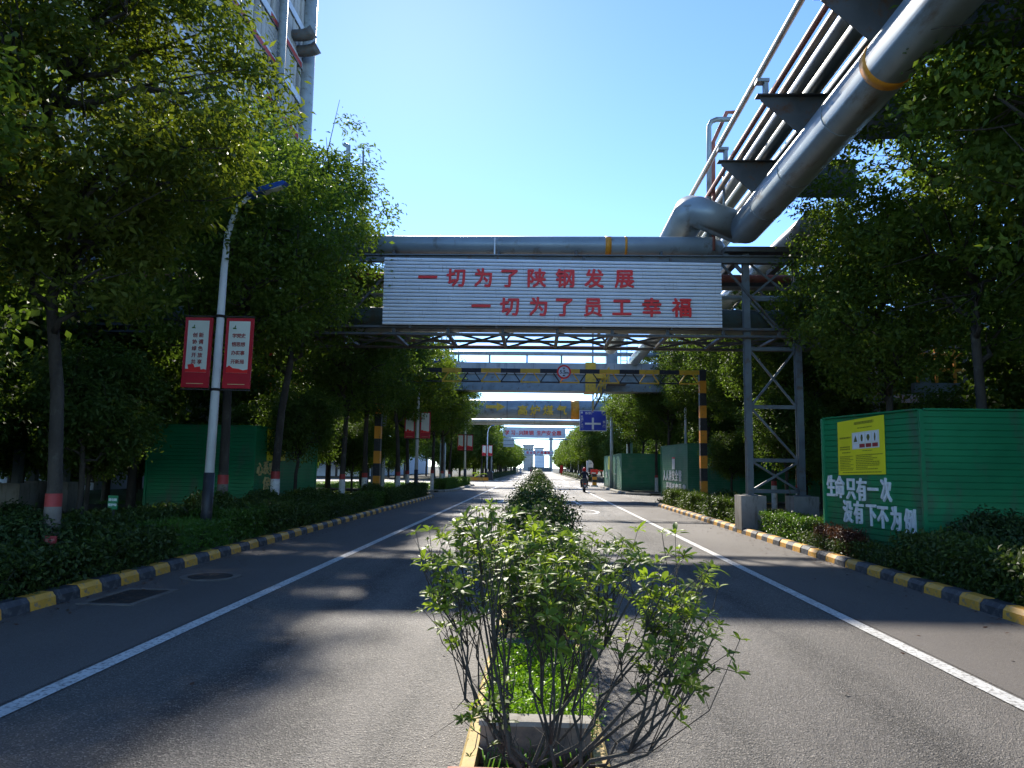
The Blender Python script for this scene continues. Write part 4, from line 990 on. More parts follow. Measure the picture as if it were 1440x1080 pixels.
def van(label, x, y, m):
    t = thing('van', label, 'van', (x, y, 0))
    MB().prism([(-.86, .3), (.86, .3), (.9, .9), (.78, 1.85), (.68, 1.95), (-.68, 1.95), (-.78, 1.85), (-.9, .9)], lambda u, v, k: (x + u, y + k * 4.3, v)).build('body', m, t)
    for s, yy in ((1, y - .012),): MB().prism([(-.68, 1.15), (.68, 1.15), (.6, 1.75), (-.6, 1.75)], lambda u, v, k: (x + u, yy - k * .01, v)).build('rear_window', 'glass_dark', t)
    for s in (-1, 1):
        MB().box(x + s * .78 - .07, x + s * .78 + .07, y - .02, y - .001, .75, 1.1).build('tail_lamp', 'red_paint', t)
        for yy in (y + .8, y + 3.4): MB().tube([(x + s * .66, yy, .32), (x + s * .87, yy, .32)], .32, 18).build('wheel', 'rubber', t)
    MB().box(x - .85, x + .85, y - .06, y - .021, .34, .55).build('bumper', 'dark_plastic', t)
van('dark van parked far down the road beside the median', -1.35, 205, 'jacket_navy')

# ================================================================== BUILDINGS
def tower():
    X0 = -23.0; Y0, Y1 = 38.0, 66.0; FH = 3.55
    t = thing('furnace_tower', 'tall grey industrial tower with banded facade above the left trees', 'building', (-29, 52, 0))
    MB().box(-36, X0 - .32, Y0, Y1, 0, 62).build('core', 'wall_grey', t)
    rr = random.Random(8)
    nbay = 8; bw = (Y1 - Y0) / nbay
    for f in range(5, 17):
        z = f * FH
        bd = MB(); bd.box(X0 - .3, X0 + .08, Y0 - .05, Y1 + .05, z, z + .75); bd.build('floor_band', 'wall_blue', t)
        MB().box(X0 - .3, X0 + .11, Y0 - .05, Y1 + .05, z - .12, z - .005).build('band_shadow_strip', 'steel_dark', t)  # solid dark strip painting in the shadow line under the band
        if f in (9, 10, 11):
            MB().box(X0 + .082, X0 + .1, Y0 + (8 if f == 10 else 19), Y0 + (22 if f == 10 else 27), z + .02, z + .5).build('red_band', 'red_faded', t)
        for b in range(nbay):
            y0 = Y0 + b * bw
            kind = rr.random()
            for s in range(5):
                a = y0 + .15 + s * (bw - .3) / 5
                if kind < .55 and s in (2,): continue
                MB().box(X0 - .31, X0 - .02 + .03 * (s % 2), a, a + (bw - .3) / 5 - .02, z + .755, z + FH - .125).build('wall_panel', 'wall_grey', t)
            MB().box(X0 - .31, X0 + .04, y0 - .12, y0 + .13, z + .755, z + FH - .125).build('pilaster', 'wall_blue' if b % 3 == 0 else 'wall_grey', t)
            if kind < .55:
                a = y0 + .15 + 2 * (bw - .3) / 5; w_ = (bw - .3) / 5
                wn_ = MB(); wn_.box(X0 - .3, X0 - .2, a, a + w_ - .02, z + .76, z + FH - .13); wn_ = wn_.build('window', 'steel_dark', t)
                MB().box(X0 - .199, X0 - .18, a + .06, a + w_ - .08, z + 1.3, z + FH - .5).build('pane', 'glass_dark' if rr.random() < .5 else 'lamp_glass', wn_)
            elif kind > .75:
                for r_ in range(3): MB().tube([(X0 + .5, y0 + .1, z + 1.0 + r_ * .4), (X0 + .5, y0 + bw - .1, z + 1.0 + r_ * .4)], .035, 6).build('rail', 'steel_grey', t)
    MB().tube([(X0 + .3, Y1 - .1, 0), (X0 + .3, Y1 - .1, 64)], .72, 20).build('corner_duct', 'pipe_grey', t, smooth=True)
    xx = at_y(353, 90, 58.5)
    MB().tube([(X0 + .55, 58.5, 0), (X0 + .55, 58.5, 64)], .36, 16).build('riser_duct', 'steel_grey', t, smooth=True)
    for yy, z in ((62.6, at_y(389, 50, 62.6).z), (64.0, at_y(402, 72, 64).z)):
        MB().tube([(X0 - .2, yy, z), (X0 + .4, yy, z), (X0 + 1.0, yy - .02, z + .02), (X0 + 1.5, yy - .05, z + .12), (X0 + 1.9, yy - .05, z + .35)], [.5, .52, .53, .55, .6], 20).build('exhaust_horn', 'steel_dark', t, smooth=True)
tower()
# works platform with yellow railing behind the left enclosure
t = thing('works_platform', 'grey works platform with yellow railing and red canopy behind left trees', 'platform', (-12, 31, .1))
MB().box(-14.5, -10.95, 29.5, 34, 3.35, 4.25).build('deck', 'concrete_pale', t)
for x in (-14.3, -11.2):
    for y in (29.8, 33.7): MB().box(x - .15, x + .15, y - .15, y + .15, .1, 3.349).build('leg', 'steel_dark', t)
mb = MB()
for k in range(8): mb.bar((-14.4 + k * .48, 29.55, 4.25), (-14.4 + k * .48, 29.55, 5.25), .045)
for z in (4.7, 5.25): mb.bar((-14.45, 29.55, z), (-11.0, 29.55, z), .045); mb.bar((-11.0, 29.55, z), (-11.0, 34, z), .045)
mb.build('railing', 'safety_orange', t)
for x in (-13.9, -11.3): MB().tube([(x, 31, 4.25), (x, 31, 6.2)], .13, 10).build('canopy_post', 'pipe_pale', t, smooth=True)
MB().prism([(-14.8, 6.45), (-14.8, 6.8), (-10.9, 6.15), (-10.9, 5.8)], lambda u, v, k: (u, 29.3 + k * 4, v)).build('canopy', 'red_paint', t)
# low works halls behind both tree rows
def hall(label, x0, x1, y0, y1, h, m, band):
    t = thing('works_hall', label, 'building', ((x0 + x1) / 2, y0, 0))
    MB().box(x0, x1, y0, y1, 0, h).build('wall', m, t)
    MB().prism([(x0 - .4, h), (x1 + .4, h), ((x0 + x1) / 2, h + 1.6)], lambda u, v, k: (u, y0 - .4 + k * (y1 - y0 + .8), v)).build('roof', 'steel_grey', t)
    side = x1 if x0 < 0 else x0; sg_ = 1 if x0 < 0 else -1
    n = int((y1 - y0) / 5)
    for k in range(n):
        ya = y0 + 1.5 + k * 5
        w_ = MB().box(*sorted((side, side + sg_ * .06)), ya, ya + 2.6, h * .45, h * .75).build('window', 'steel_dark', t)
        MB().box(*sorted((side + sg_ * .061, side + sg_ * .075)), ya + .1, ya + 2.5, h * .45 + .1, h * .75 - .1).build('pane', 'glass_dark', w_)
    MB().box(*sorted((side, side + sg_ * .05)), y0, y1, h * .85, h * .93).build('band', band, t)
hall('pale works hall with orange band behind the right trees', 24, 38, 6, 44, 10, 'wall_grey', 'safety_orange')
hall('pale works hall beyond the junction on the left', -40, -24, 100, 160, 11, 'far_white', 'wall_blue')
hall('pale works hall beyond the junction on the right', 22, 40, 100, 170, 12, 'wall_grey', 'wall_blue')
# crane frame with orange rails glimpsed through the right trees
t = thing('crane_frame', 'grey steel frame with orange rails glimpsed through the right trees', 'steel frame', (16, 24, .1))
for x in (12.2, 15.6, 19.0):
    for y in (23.5, 27): MB().box(x - .13, x + .13, y - .13, y + .13, .1, 7.5).build('column', 'steel_grey', t)
for z in (4.2, 6.2):
    MB().box(11.8, 19.4, 23.35, 23.36 + .2, z, z + .3).build('beam', 'steel_grey', t); MB().box(11.8, 19.4, 26.9, 27.1, z, z + .3).build('beam', 'steel_grey', t)
for z in (4.9, 5.4, 5.75): MB().bar((11.8, 23.3, z), (19.4, 23.3, z), .09).build('rail', 'safety_orange', t)
for k in range(14): MB().bar((11.9 + k * .57, 23.3, 4.5), (11.9 + k * .57, 23.3, 5.75), .07).build('rail_post', 'safety_orange', t)
MB().box(12.4, 13.4, 23.2, 24.4, 5.9, 6.19).build('hoist', 'red_faded', t)
MB().bar((12.2, 23.4, 1.0), (15.6, 23.4, 4.1), .1).build('brace', 'steel_grey', t); MB().bar((19, 23.4, 6), (15.6, 23.4, 4.5), .1).build('brace', 'steel_grey', t)
# structures closing the far end of the road
t = thing('end_building', 'white flat building closing the far end of the road', 'building', (1.5, 330, 0))
a, b = at_y(752, 640, 330), at_y(766, 655, 330)
MB().box(a.x, b.x, 330, 340, 0, a.z).build('wall', 'far_white', t)
for k in range(3): MB().box(a.x + .1, b.x - .1, 329.9, 329.99, 2.6 + k * 1.7, 2.75 + k * 1.7).build('band', 'wall_blue', t)
MB().box(a.x - 3, b.x + 3, 329.5, 341, 0, 1.9).build('plinth_storey', 'steel_dark', t)
def block(label, px0, px1, py, Y, m):
    a, b = at_y(px0, py, Y), at_y(px1, py, Y)
    t = thing('works_block', label, 'building', ((a.x + b.x) / 2, Y, 0))
    MB().box(a.x, b.x, Y, Y + 12, 0, a.z).build('wall', m, t); MB().box(a.x - .5, b.x + .5, Y - .5, Y + 12.5, a.z, a.z + .8).build('parapet', 'wall_grey', t)
    n = 4
    for k in range(n):
        w0_ = a.x + (b.x - a.x) * (k + .2) / n; w1_ = a.x + (b.x - a.x) * (k + .75) / n
        wn_ = MB().box(w0_, w1_, Y - .1, Y - .01, a.z * .72, a.z * .88).build('window', 'steel_dark', t); MB().box(w0_ + .15, w1_ - .15, Y - .13, Y - .101, a.z * .74, a.z * .86).build('pane', 'glass_dark', wn_)
block('grey flat-roofed works block above the left trees at the far end', 736, 750, 627, 420, 'wall_grey')
block('small white works block beside the grey one at the far end', 752, 764, 631, 400, 'far_white')
t = thing('stack_tower', 'grey square tower standing right of the road at the far end', 'tower', (8, 360, 0))
a, b = at_y(772.5, 612, 360), at_y(777.5, 612, 360)
MB().box(a.x, b.x, 360, 361.8, 0, a.z).build('shaft', 'wall_grey', t); MB().box(a.x - .2, b.x + .2, 359.8, 362, a.z, a.z + .5).build('cap', 'steel_grey', t)

# ================================================================== VEGETATION
def wob_line(rng, a, b, n, amp):
    a = np.array(a, float); b = np.array(b, float); pts = []
    for k in range(n + 1):
        f = k / n; p_ = a + (b - a) * f
        if 0 < k < n: p_ = p_ + rng.normal(size=3) * amp
        pts.append(tuple(p_))
    return pts
def tree_meshes(seed, H, th, rx, nlobe, nclu, nper, L0, W0, m, sig=.24, r0=.14, limbs=True):
    """trunk with limbs, and a crown of leaf clusters gathered in lobes"""
    rng = np.random.default_rng(seed)
    rz = (H - th) / 2; c = np.array([0, 0, th + rz])
    lobes = []
    for k in range(nlobe):
        f = (k + .5) / nlobe; z = 1 - 2 * f; a = k * 2.399 + rng.uniform(-.3, .3); rr = math.sqrt(max(0, 1 - z * z))
        d = np.array([rr * math.cos(a), rr * math.sin(a), z]); dist = rng.uniform(.5, .74)
        p_ = c + d * np.array([rx, rx, rz]) * dist
        lobes.append((p_, rx * rng.uniform(.3, .46)))
    lobes.append((c + np.array([0, 0, rz * .1]), rx * .45))
    C = []
    for p_, r in lobes:
        d = unit(rng.normal(size=(nclu, 3))); rad = r * rng.uniform(.35, 1.0, nclu) ** .6
        C.append(p_ + d * rad[:, None] * np.array([1, 1, .8]))
    C = np.concatenate(C)
    w = np.sin(C[:, 0] * 2.1 + seed) + np.sin(C[:, 1] * 2.3 + seed * 2) + np.sin(C[:, 2] * 2.6 + seed * 3)
    C = C[w > -1.35]
    V = leaf_cloud(rng, C, nper, sig, .62, L0, W0, outward=c)
    crown = quads_mesh('crown', V, 4, QUAD, m)
    mb = MB()
    topz = th + rz * 1.2
    tp = [(0, 0, -.1), (0, 0, 0), (0, 0, 1.25)]
    for k in range(1, 6):
        tp.append((rng.normal() * .05 * k, rng.normal() * .05 * k, 1.25 + (topz - 1.25) * k / 5))
    rads = [r0 * 1.15, r0 * 1.05, r0 * .92, r0 * .84, r0 * .72, r0 * .55, r0 * .38, r0 * .18]
    mb.tube(tp, rads, 10)
    if limbs:
        for p_, r in lobes:
            zt = max(th * .75, min(p_[2] - rx * .35, topz * .9)); f = (zt - 1.25) / (topz - 1.25) * 5
            i = int(max(0, min(4, f))); a = np.array(tp[2 + i]); b = np.array(tp[3 + i]); st_ = a + (b - a) * (f - i)
            pts = wob_line(rng, st_, p_, 4, .09)
            rb = r0 * .5
            mb.tube(pts, [rb, rb * .8, rb * .6, rb * .45, rb * .3], 6)
            for j in range(5):
                e = p_ + rng.normal(size=3) * r * .55
                mb.tube(wob_line(rng, pts[2 + j % 2], e, 2, .05), [rb * .35, rb * .22, rb * .1], 4)
    trunk = mb.mesh('trunk', 'bark', smooth=True)
    return trunk, crown, r0
TV = [tree_meshes(11, 9.6, 2.9, 2.7, 24, 36, 44, .125, .06, 'leaf_tree', sig=.165, r0=.105),
      tree_meshes(23, 10.4, 3.0, 2.5, 24, 36, 44, .135, .052, 'leaf_tree', sig=.165, r0=.1),
      tree_meshes(37, 8.8, 2.6, 2.5, 22, 36, 48, .11, .055, 'leaf_tree', sig=.16, r0=.095)]
TF = [tree_meshes(51, 9.2, 1.5, 2.7, 18, 24, 26, .23, .12, 'leaf_tree_dark', sig=.3, limbs=False),
      tree_meshes(63, 8.4, 1.2, 2.5, 18, 24, 26, .23, .12, 'leaf_tree_dark', sig=.3, limbs=False)]
TL = [tree_meshes(91, 6.2, .5, 2.3, 18, 24, 26, .2, .1, 'leaf_tree_dark', sig=.3, limbs=False), tree_meshes(97, 5.4, .3, 2.2, 18, 24, 26, .2, .1, 'leaf_tree_dark', sig=.3, limbs=False)]
TS = [tree_meshes(71, 4.4, 1.5, 1.45, 12, 30, 42, .12, .05, 'leaf_tree_dark', sig=.17, r0=.06),
      tree_meshes(83, 4.0, 1.3, 1.35, 12, 30, 42, .12, .05, 'leaf_tree_dark', sig=.17, r0=.055)]
def paint_ring(m, z0, z1, r0):
    return MB().tube([(0, 0, z0), (0, 0, z1)], [r0 * (1.055 - .10 * z0) + .006, r0 * (1.055 - .10 * z1) + .006], 12, cap=False).mesh('trunk_paint', m, smooth=True)
PW = {r: (paint_ring('lime_wash', -.05, .95, r), paint_ring('red_faded', .951, 1.12, r)) for r in (.105, .1, .095)}
PT = {r: paint_ring('frame_concrete', -.05, .95, r) for r in (.105, .1, .095)}
def tree(label, x, y, var, s=1.0, rot=0.0, paint=True, m=None, group='street trees along the verges', z=.1, sz=None):
    trunk, crown, r0 = var
    t = thing('street_tree', label, 'tree', (x, y, z), group)
    t.rotation_euler = (0, 0, rot); t.scale = (s, s, sz or s)
    link('trunk', trunk, t); c = link('crown', crown, t)
    if m: c.material_slots[0].link = 'OBJECT'; c.material_slots[0].material = MATS[m]
    if paint:
        w_, b_ = PW[r0]; link('trunk_paint', PT[r0] if paint == 'tan' else w_, t); link('red_trunk_band', b_, t)
    return t
# left row
L_ = [(-6.6, 4.6, 0, .92, .3, 'leaf_tree', 'bright leafy tree at the left picture edge, closest to the camera'),
      (-6.35, 9.5, 1, 1.0, 1.2, 'leaf_tree_warm', 'large warm green tree with dark trunk on the left verge, before the lamp post'),
      (-6.75, 15.6, 2, 1.16, 2.6, 'leaf_tree', 'leafy tree with dark trunk right behind the nearest left lamp post'),
      (-7.2, 20.0, 1, 1.2, 4.0, 'leaf_tree', 'tall tree with white painted trunk foot beside the gold characters on the left'),
      (-6.9, 25.8, 2, 1.1, 5.2, 'leaf_tree_dark', 'dark tree with white painted trunk foot, first beyond the pipe bridge on the left'),
      (-7.2, 30.4, 0, 1.1, .9, 'leaf_tree_dark', 'dark tree beside the left post of the height gantry'),
      (-6.8, 35.6, 1, 1.12, 2.2, 'leaf_tree', 'green tree by the second left lamp post'),
      (-7.2, 40.4, 2, 1.15, 1.4, 'leaf_tree', 'green tree just before the left side opening'),
      (-6.9, 47.8, 2, 1.15, 3.3, 'leaf_tree', 'tree with white painted trunk foot at the left side opening'),
      (-7.0, 53.5, 0, 1.1, 4.4, 'leaf_tree_dark', 'tree halfway between the left side opening and the junction'),
      (-7.2, 59.5, 1, 1.0, 5.5, 'leaf_tree_dark', 'last left tree before the junction')]
for k, (x, y, v, s, r, m, lab) in enumerate(L_): tree(lab, x, y, TV[v], s, r, 'tan' if k < 3 else True, m)
# right row
R_ = [(8.7, 10.4, 0, 1.22, 1.0, 'leaf_tree', False, 'big leafy tree at the right picture edge, closest to the camera'),
      (8.75, 14.7, 1, 1.15, 2.0, 'leaf_tree', False, 'big tree growing inside the nearest green enclosure, dark trunk'),
      (8.5, 18.2, 2, 1.1, 3.0, 'leaf_tree', False, 'grey green tree behind the nearest enclosure, beside the trestle'),
      (8.7, 25.0, 0, 1.0, 4.2, 'leaf_tree_dark', True, 'dark tree with white trunk foot right behind the trestle'),
      (9.3, 29.5, 1, 1.05, 5.1, 'leaf_tree_dark', True, 'dark tree beside the right post of the height gantry'),
      (10.0, 35.0, 2, 1.2, .4, 'leaf_tree_dark', False, 'dark tree right of the second green enclosure'),
      (9.3, 41.0, 0, 1.15, 1.6, 'leaf_tree_dark', False, 'dark tree inside the second green enclosure'),
      (8.4, 47.9, 1, 1.1, 2.8, 'leaf_tree_dark', True, 'dark tree with white trunk foot at the right side road'),
      (8.3, 52.2, 0, 1.05, .8, 'leaf_tree_dark', True, 'dark tree in front of the farthest green enclosure'),
      (8.0, 57.0, 2, 1.15, 3.8, 'leaf_tree', False, 'tree inside the farthest green enclosure, behind the blue sign'),
      (7.9, 64.0, 0, 1.1, 4.9, 'leaf_tree_dark', False, 'tree at the far end of the farthest green enclosure')]
for x, y, v, s, r, m, pt_, lab in R_: tree(lab, x, y, TV[v], s, r, pt_, m)
rv = random.Random(17)
# far rows beyond the junction
for s, nm in ((-1, 'left'), (1, 'right')):
    for k in range(26):
        y = 97 + k * 6.2 + rv.uniform(-.8, .8)
        tree('round street tree in the far %s row, %s beyond the junction' % (nm, ORD[k]), s * (7.3 + rv.uniform(-.3, .3)), y, TF[k % 2], rv.uniform(.9, 1.08), rv.uniform(0, 6), False,
             'leaf_tree' if k % 3 else 'leaf_tree_dark', 'street trees beyond the junction')
# second rows that close the view sideways
BACK = [(-11.5, 12.5), (-14, 18), (-13.5, 7.5), (-16, 25), (-13, 36), (-17, 33), (-12.5, 52), (-16, 60), (-20, 13), (-21, 22), (-22, 40), (-12, 62), (-20, 51), (-26, 30), (-26, 15), (-25, 62), (-9.5, 96), (-13.5, 95), (-17.5, 96), (-22, 95), (-26.5, 96), (-31, 95), (-36, 97), (-15, 106), (-18, 118), (-13.5, 12.8), (-15.5, 9.5), (-16.5, 4.5), (-12.6, 22.5), (-12.5, 43.5), (-12.5, 29)]
for k, (x, y) in enumerate(BACK):
    tree('dark background tree deep behind the left verge, %s of the back rows' % ORD[k], x, y, TF[k % 2], rv.uniform(.95, 1.2), rv.uniform(0, 6), False, 'leaf_tree_dark', 'background trees on the left')
BACK = [(13.5, 11), (13, 18.5), (14.5, 31), (13.5, 40), (13, 49.5), (14, 58), (18, 15), (19, 33), (20, 46), (17, 8), (22, 25), (9.5, 95), (13.5, 96), (18, 95), (23, 96), (29, 95), (15, 106), (21, 58), (12.5, 66), (12.0, 28.5), (12.6, 35.5), (11.5, 45), (16.5, 41), (17, 28)]
for k, (x, y) in enumerate(BACK):
    tree('dark background tree deep behind the right verge, %s of the back rows' % ORD[k], x, y, TF[k % 2], rv.uniform(.95, 1.15), rv.uniform(0, 6), False, 'leaf_tree_dark', 'background trees on the right')
# small multi-branched trees under the left row
SM = [(-8.3, 8.4), (-9.4, 10.6), (-8.2, 13.0), (-9.7, 15.6), (-11.5, 9.6), (-10.6, 6.9), (-9.4, 29.5), (-8.7, 34.2), (-10.6, 37), (-12.4, 15), (-7.9, 23.8), (-13.8, 10.4), (-11.0, 12.6), (-13.2, 7.2), (-12.2, 18.2), (-9.9, 25.2), (-11.8, 33), (-9.2, 39.5), (-12.6, 39.8), (-15, 14), (-9, 5.2)]
for k, (x, y) in enumerate(SM):
    tree('small dark glossy-leaved tree under the left street trees, %s from the camera' % ORD[k], x, y, TS[k % 2], rv.uniform(.85, 1.1), rv.uniform(0, 6), False, None, 'small trees under the left row')
SMR = [(7.7, 23.2), (8.6, 33.2), (11.2, 20.5), (10.3, 26.5)]
for k, (x, y) in enumerate(SMR):
    tree('small dark tree under the right street trees, %s behind the trestle' % ORD[k], x, y, TS[k % 2], rv.uniform(.8, 1.0), rv.uniform(0, 6), False, None, 'small trees under the right row')

# dense low-branched trees that close the view under the crowns, and some added for shade
k = 0
for x, y in [(-17, 6), (-17.5, 10.5), (-18, 15), (-18.5, 19.5), (-19, 24), (-19, 28.5), (-20, 36), (-22, 33), (-22, 8), (-23, 13), (-15.5, 40.2), (-19, 40.5), (-24, 37), (-20, 58), (-24, 52), (-16, 66), (-22, 66), (-28, 60), (-30, 96), (-20, 98), (-12, 99), (-25, 98), (-15.5, 21.5), (-16.5, 24.5), (-21.5, 30.5), (-24.5, 33.5), (-18.5, 33), (-16.8, 28.2), (-25, 26), (-27.5, 30), (-15.2, 17.2)]:
    tree('dense low evergreen closing the view far left, %s from the camera' % ORD[k], x, y, TL[k % 2], rv.uniform(.95, 1.2), rv.uniform(0, 6), False, None, 'dense low evergreens on the left'); k += 1
k = 0
for x, y in [(14.5, 20), (17, 21), (11.2, 8.4), (13.6, 10.6), (10.4, 4.8), (13, 5.5), (12, 31.5), (15.5, 34.5), (18, 38), (12.2, 43), (15.5, 46.5), (19, 50), (14, 63), (11, 97), (16, 98), (21, 98), (26, 98), (11.5, 68)]:  # the nearest ones stand out of view, added to shade the green wall
    tree('dense low evergreen closing the view or added for shade on the right, %s from the camera' % ORD[k], x, y, TL[k % 2], rv.uniform(.95, 1.15), rv.uniform(0, 6), False, None, 'dense low evergreens on the right'); k += 1
for s, nm in ((-1, 'left'), (1, 'right')):
    for k in range(16):
        tree('dense low tree behind the far %s row, %s beyond the junction' % (nm, ORD[k]), s * (11 + 2.5 * (k % 2)), 103 + k * 11, TL[k % 2], rv.uniform(1.1, 1.35), rv.uniform(0, 6), False, None, 'dense trees behind the far rows')

# ---- hedges and bushes
def hedge_meshes(seed, ln, wd, ht, n, L0, W0, m, loose=.04):
    rng = np.random.default_rng(seed)
    per = rng.random((n, 3)); f = rng.integers(0, 5, n)
    P = np.stack([(per[:, 0] - .5) * wd, (per[:, 1] - .5) * ln, per[:, 2] * ht], 1)
    top = f < 2; P[top, 2] = ht * rng.uniform(.88, 1.03, top.sum())
    s_ = (f == 2) | (f == 3); P[s_, 0] = np.where(rng.random(s_.sum()) < .5, -1, 1) * wd / 2 * rng.uniform(.85, 1.03, s_.sum())
    P[:, 2] *= 1 + .10 * np.sin(P[:, 1] * 3 + seed) * np.cos(P[:, 0] * 4); P += rng.normal(size=P.shape) * loose
    P[:, 2] = np.maximum(P[:, 2], .02)
    Nn = rng.normal(size=(n, 3)) * .7; Nn[:, 2] += .6; Nn[:, 0] += P[:, 0] / wd; Nn = unit(Nn)
    D = rng.normal(size=(n, 3)); D[:, 2] += .5; D = unit(D - Nn * (D * Nn).sum(1)[:, None])
    fo = quads_mesh('foliage', leaves(P, D, Nn, L0 * rng.uniform(.6, 1.3, n), W0 * rng.uniform(.7, 1.2, n)), 4, QUAD, m)
    mb = MB()
    for k in range(int(ln * 9)):
        a = (rng.uniform(-.35, .35) * wd, rng.uniform(-.48, .48) * ln, 0); b = (a[0] + rng.normal() * .1, a[1] + rng.normal() * .1, ht * rng.uniform(.7, .95))
        mb.tube([a, b], [.008, .004], 4)
    return fo, mb.mesh('stems', 'stem')
HV = {'wide': hedge_meshes(1, 2.05, .85, .5, 5200, .075, .036, 'leaf_hedge'), 'wide2': hedge_meshes(2, 2.05, .85, .46, 5200, .085, .038, 'leaf_hedge', .06),
      'fresh': hedge_meshes(3, 2.05, .8, .5, 7000, .11, .014, 'leaf_fresh', .03), 'trim': hedge_meshes(4, 2.05, .75, .55, 5200, .065, .034, 'leaf_hedge_bright', .025),
      'red': hedge_meshes(5, 1.5, .5, .32, 3600, .07, .022, 'leaf_red', .04), 'low': hedge_meshes(6, 2.05, .6, .25, 3000, .08, .03, 'leaf_hedge', .05)}
def hedge(label, x, y, kind, s=(1, 1, 1), rot=0.0, group='clipped hedges behind the kerbs'):
    t = thing('hedge', label, 'hedge', (x, y, .11), group); t.scale = s; t.rotation_euler = (0, 0, rot)
    a, b = HV[kind]; link('foliage', a, t); link('stems', b, t); return t
HL = ['wide', 'wide2', 'wide', 'wide2', 'wide2', 'fresh', 'trim', 'wide', 'wide2', 'wide', 'wide2', 'wide', 'trim', 'wide2', 'wide', 'wide', 'wide2', 'wide']
for k, kd in enumerate(HL):
    hedge('hedge section behind the left kerb, %s from the camera%s' % (ORD[k], ', grassy bright green' if kd == 'fresh' else ''), -6.2 + rv.uniform(-.05, .05), 2.5 + k * 2.05, kd, (1, 1, rv.uniform(.85, 1.2)))
for k in range(11): hedge('second-line hedge section deeper on the left verge, %s from the camera' % ORD[k], -7.3 + rv.uniform(-.1, .1), 4 + k * 2.05 + (k > 5) * .6, 'wide' if k % 2 else 'wide2', (1.1, 1, rv.uniform(.9, 1.35)))
for k in range(8): hedge('bright hedge section before the junction on the left, %s from the side opening' % ORD[k], -6.5, 49.6 + k * 2.05, 'trim', (1.3, 1, 1.1))
HR = ['wide', 'wide2', 'wide', 'wide2', 'wide']
for k, kd in enumerate(HR): hedge('hedge section on the right verge in front of the nearest enclosure, %s from camera' % ORD[k], 6.15, 3.0 + k * 2.05, kd, (1.05, 1, 1.1))
for k in range(2): hedge('low planting at the foot of the slogan wall on the right, %s' % ('nearer end' if k == 0 else 'farther end'), 5.93 - k * .1, 13.0 + k * 1.9, 'low', (.8, 1, .9))
hedge('reddish brown low hedge at the foot of the slogan wall', 5.83, 14.6, 'red', (.72, 1.1, 1.25))
for k in range(2): hedge('clipped bright hedge in front of the trestle plinths, %s half' % ('near' if k == 0 else 'far'), 6.0, 16.9 + k * 1.5, 'trim', (.9, .78, .9))
for k in range(6): hedge('hedge section on the right verge behind the trestle, %s from it' % ORD[k], 6.05, 22.2 + k * 2.05, 'wide' if k % 2 else 'low', (1, 1, 1.2))
for s, nm in ((-1, 'left'), (1, 'right')):
    for k in range(16): hedge('far hedge section on the %s verge beyond the junction, %s' % (nm, ORD[k]), s * 6.25, 97 + k * 6.1, 'wide', (1.1, 2.95, 1.3), group='far hedges beyond the junction')
def bush_meshes(seed, r, n, L0, W0, m):
    rng = np.random.default_rng(seed)
    d = unit(rng.normal(size=(n, 3))); rad = r * rng.uniform(.55, 1.03, n) ** .5
    d[:, 2] = np.abs(d[:, 2]) * 1.0 - .25 * rng.random(n)
    bump = 1 + .1 * np.sin(d[:, 0] * 7 + seed) * np.sin(d[:, 1] * 6)
    P = d * (rad * bump)[:, None]; P[:, 2] = np.maximum(P[:, 2] * .95 + r * .35, .03)
    Nn = unit(d + rng.normal(size=(n, 3)) * .6); D = rng.normal(size=(n, 3)); D = unit(D - Nn * (D * Nn).sum(1)[:, None])
    fo = quads_mesh('foliage', leaves(P, D, Nn, L0 * rng.uniform(.6, 1.3, n), W0 * rng.uniform(.7, 1.2, n)), 4, QUAD, m)
    mb = MB()
    for k in range(14):
        a = rng.normal(size=2) * .06; e = rng.normal(size=2) * r * .5
        mb.tube([(a[0], a[1], 0), (e[0], e[1], r * rng.uniform(.6, 1.0))], [.014, .005], 5)
    return fo, mb.mesh('stems', 'stem')
BV = [bush_meshes(1, .75, 6500, .07, .034, 'leaf_hedge'), bush_meshes(2, .75, 6500, .075, .036, 'leaf_camellia')]
def bush(label, x, y, s, v=0):
    t = thing('round_bush', label, 'bush', (x, y, .11), 'clipped round bushes'); t.scale = (s, s, s)
    a, b = BV[v]; link('foliage', a, t); link('stems', b, t)
bush('round bush at the foot of the nearest left lamp post', at_y(300, 700, 15.0).x, 15.0, 1.05)
bush('round bush in front of the gold characters on the left', at_y(372, 690, 19.0).x, 19.0, .95)
bush('large round bush at the left picture edge', at_y(20, 755, 9.0).x - .2, 9.4, .95, 1)
bush('round bush behind the small pink sign on the left', at_y(90, 740, 12.5).x - .6, 12.0, .9, 1)
bush('large round bush in front of the dark green wall on the right', at_y(1405, 750, 12.0).x, 12.1, 1.05, 1)
bush('round bush between trestle and second enclosure', at_y(1020, 698, 27).x, 27, .9, 1)
bush('small round bush beside the left gantry post', at_y(520, 690, 29).x, 29.5, .9, 0)
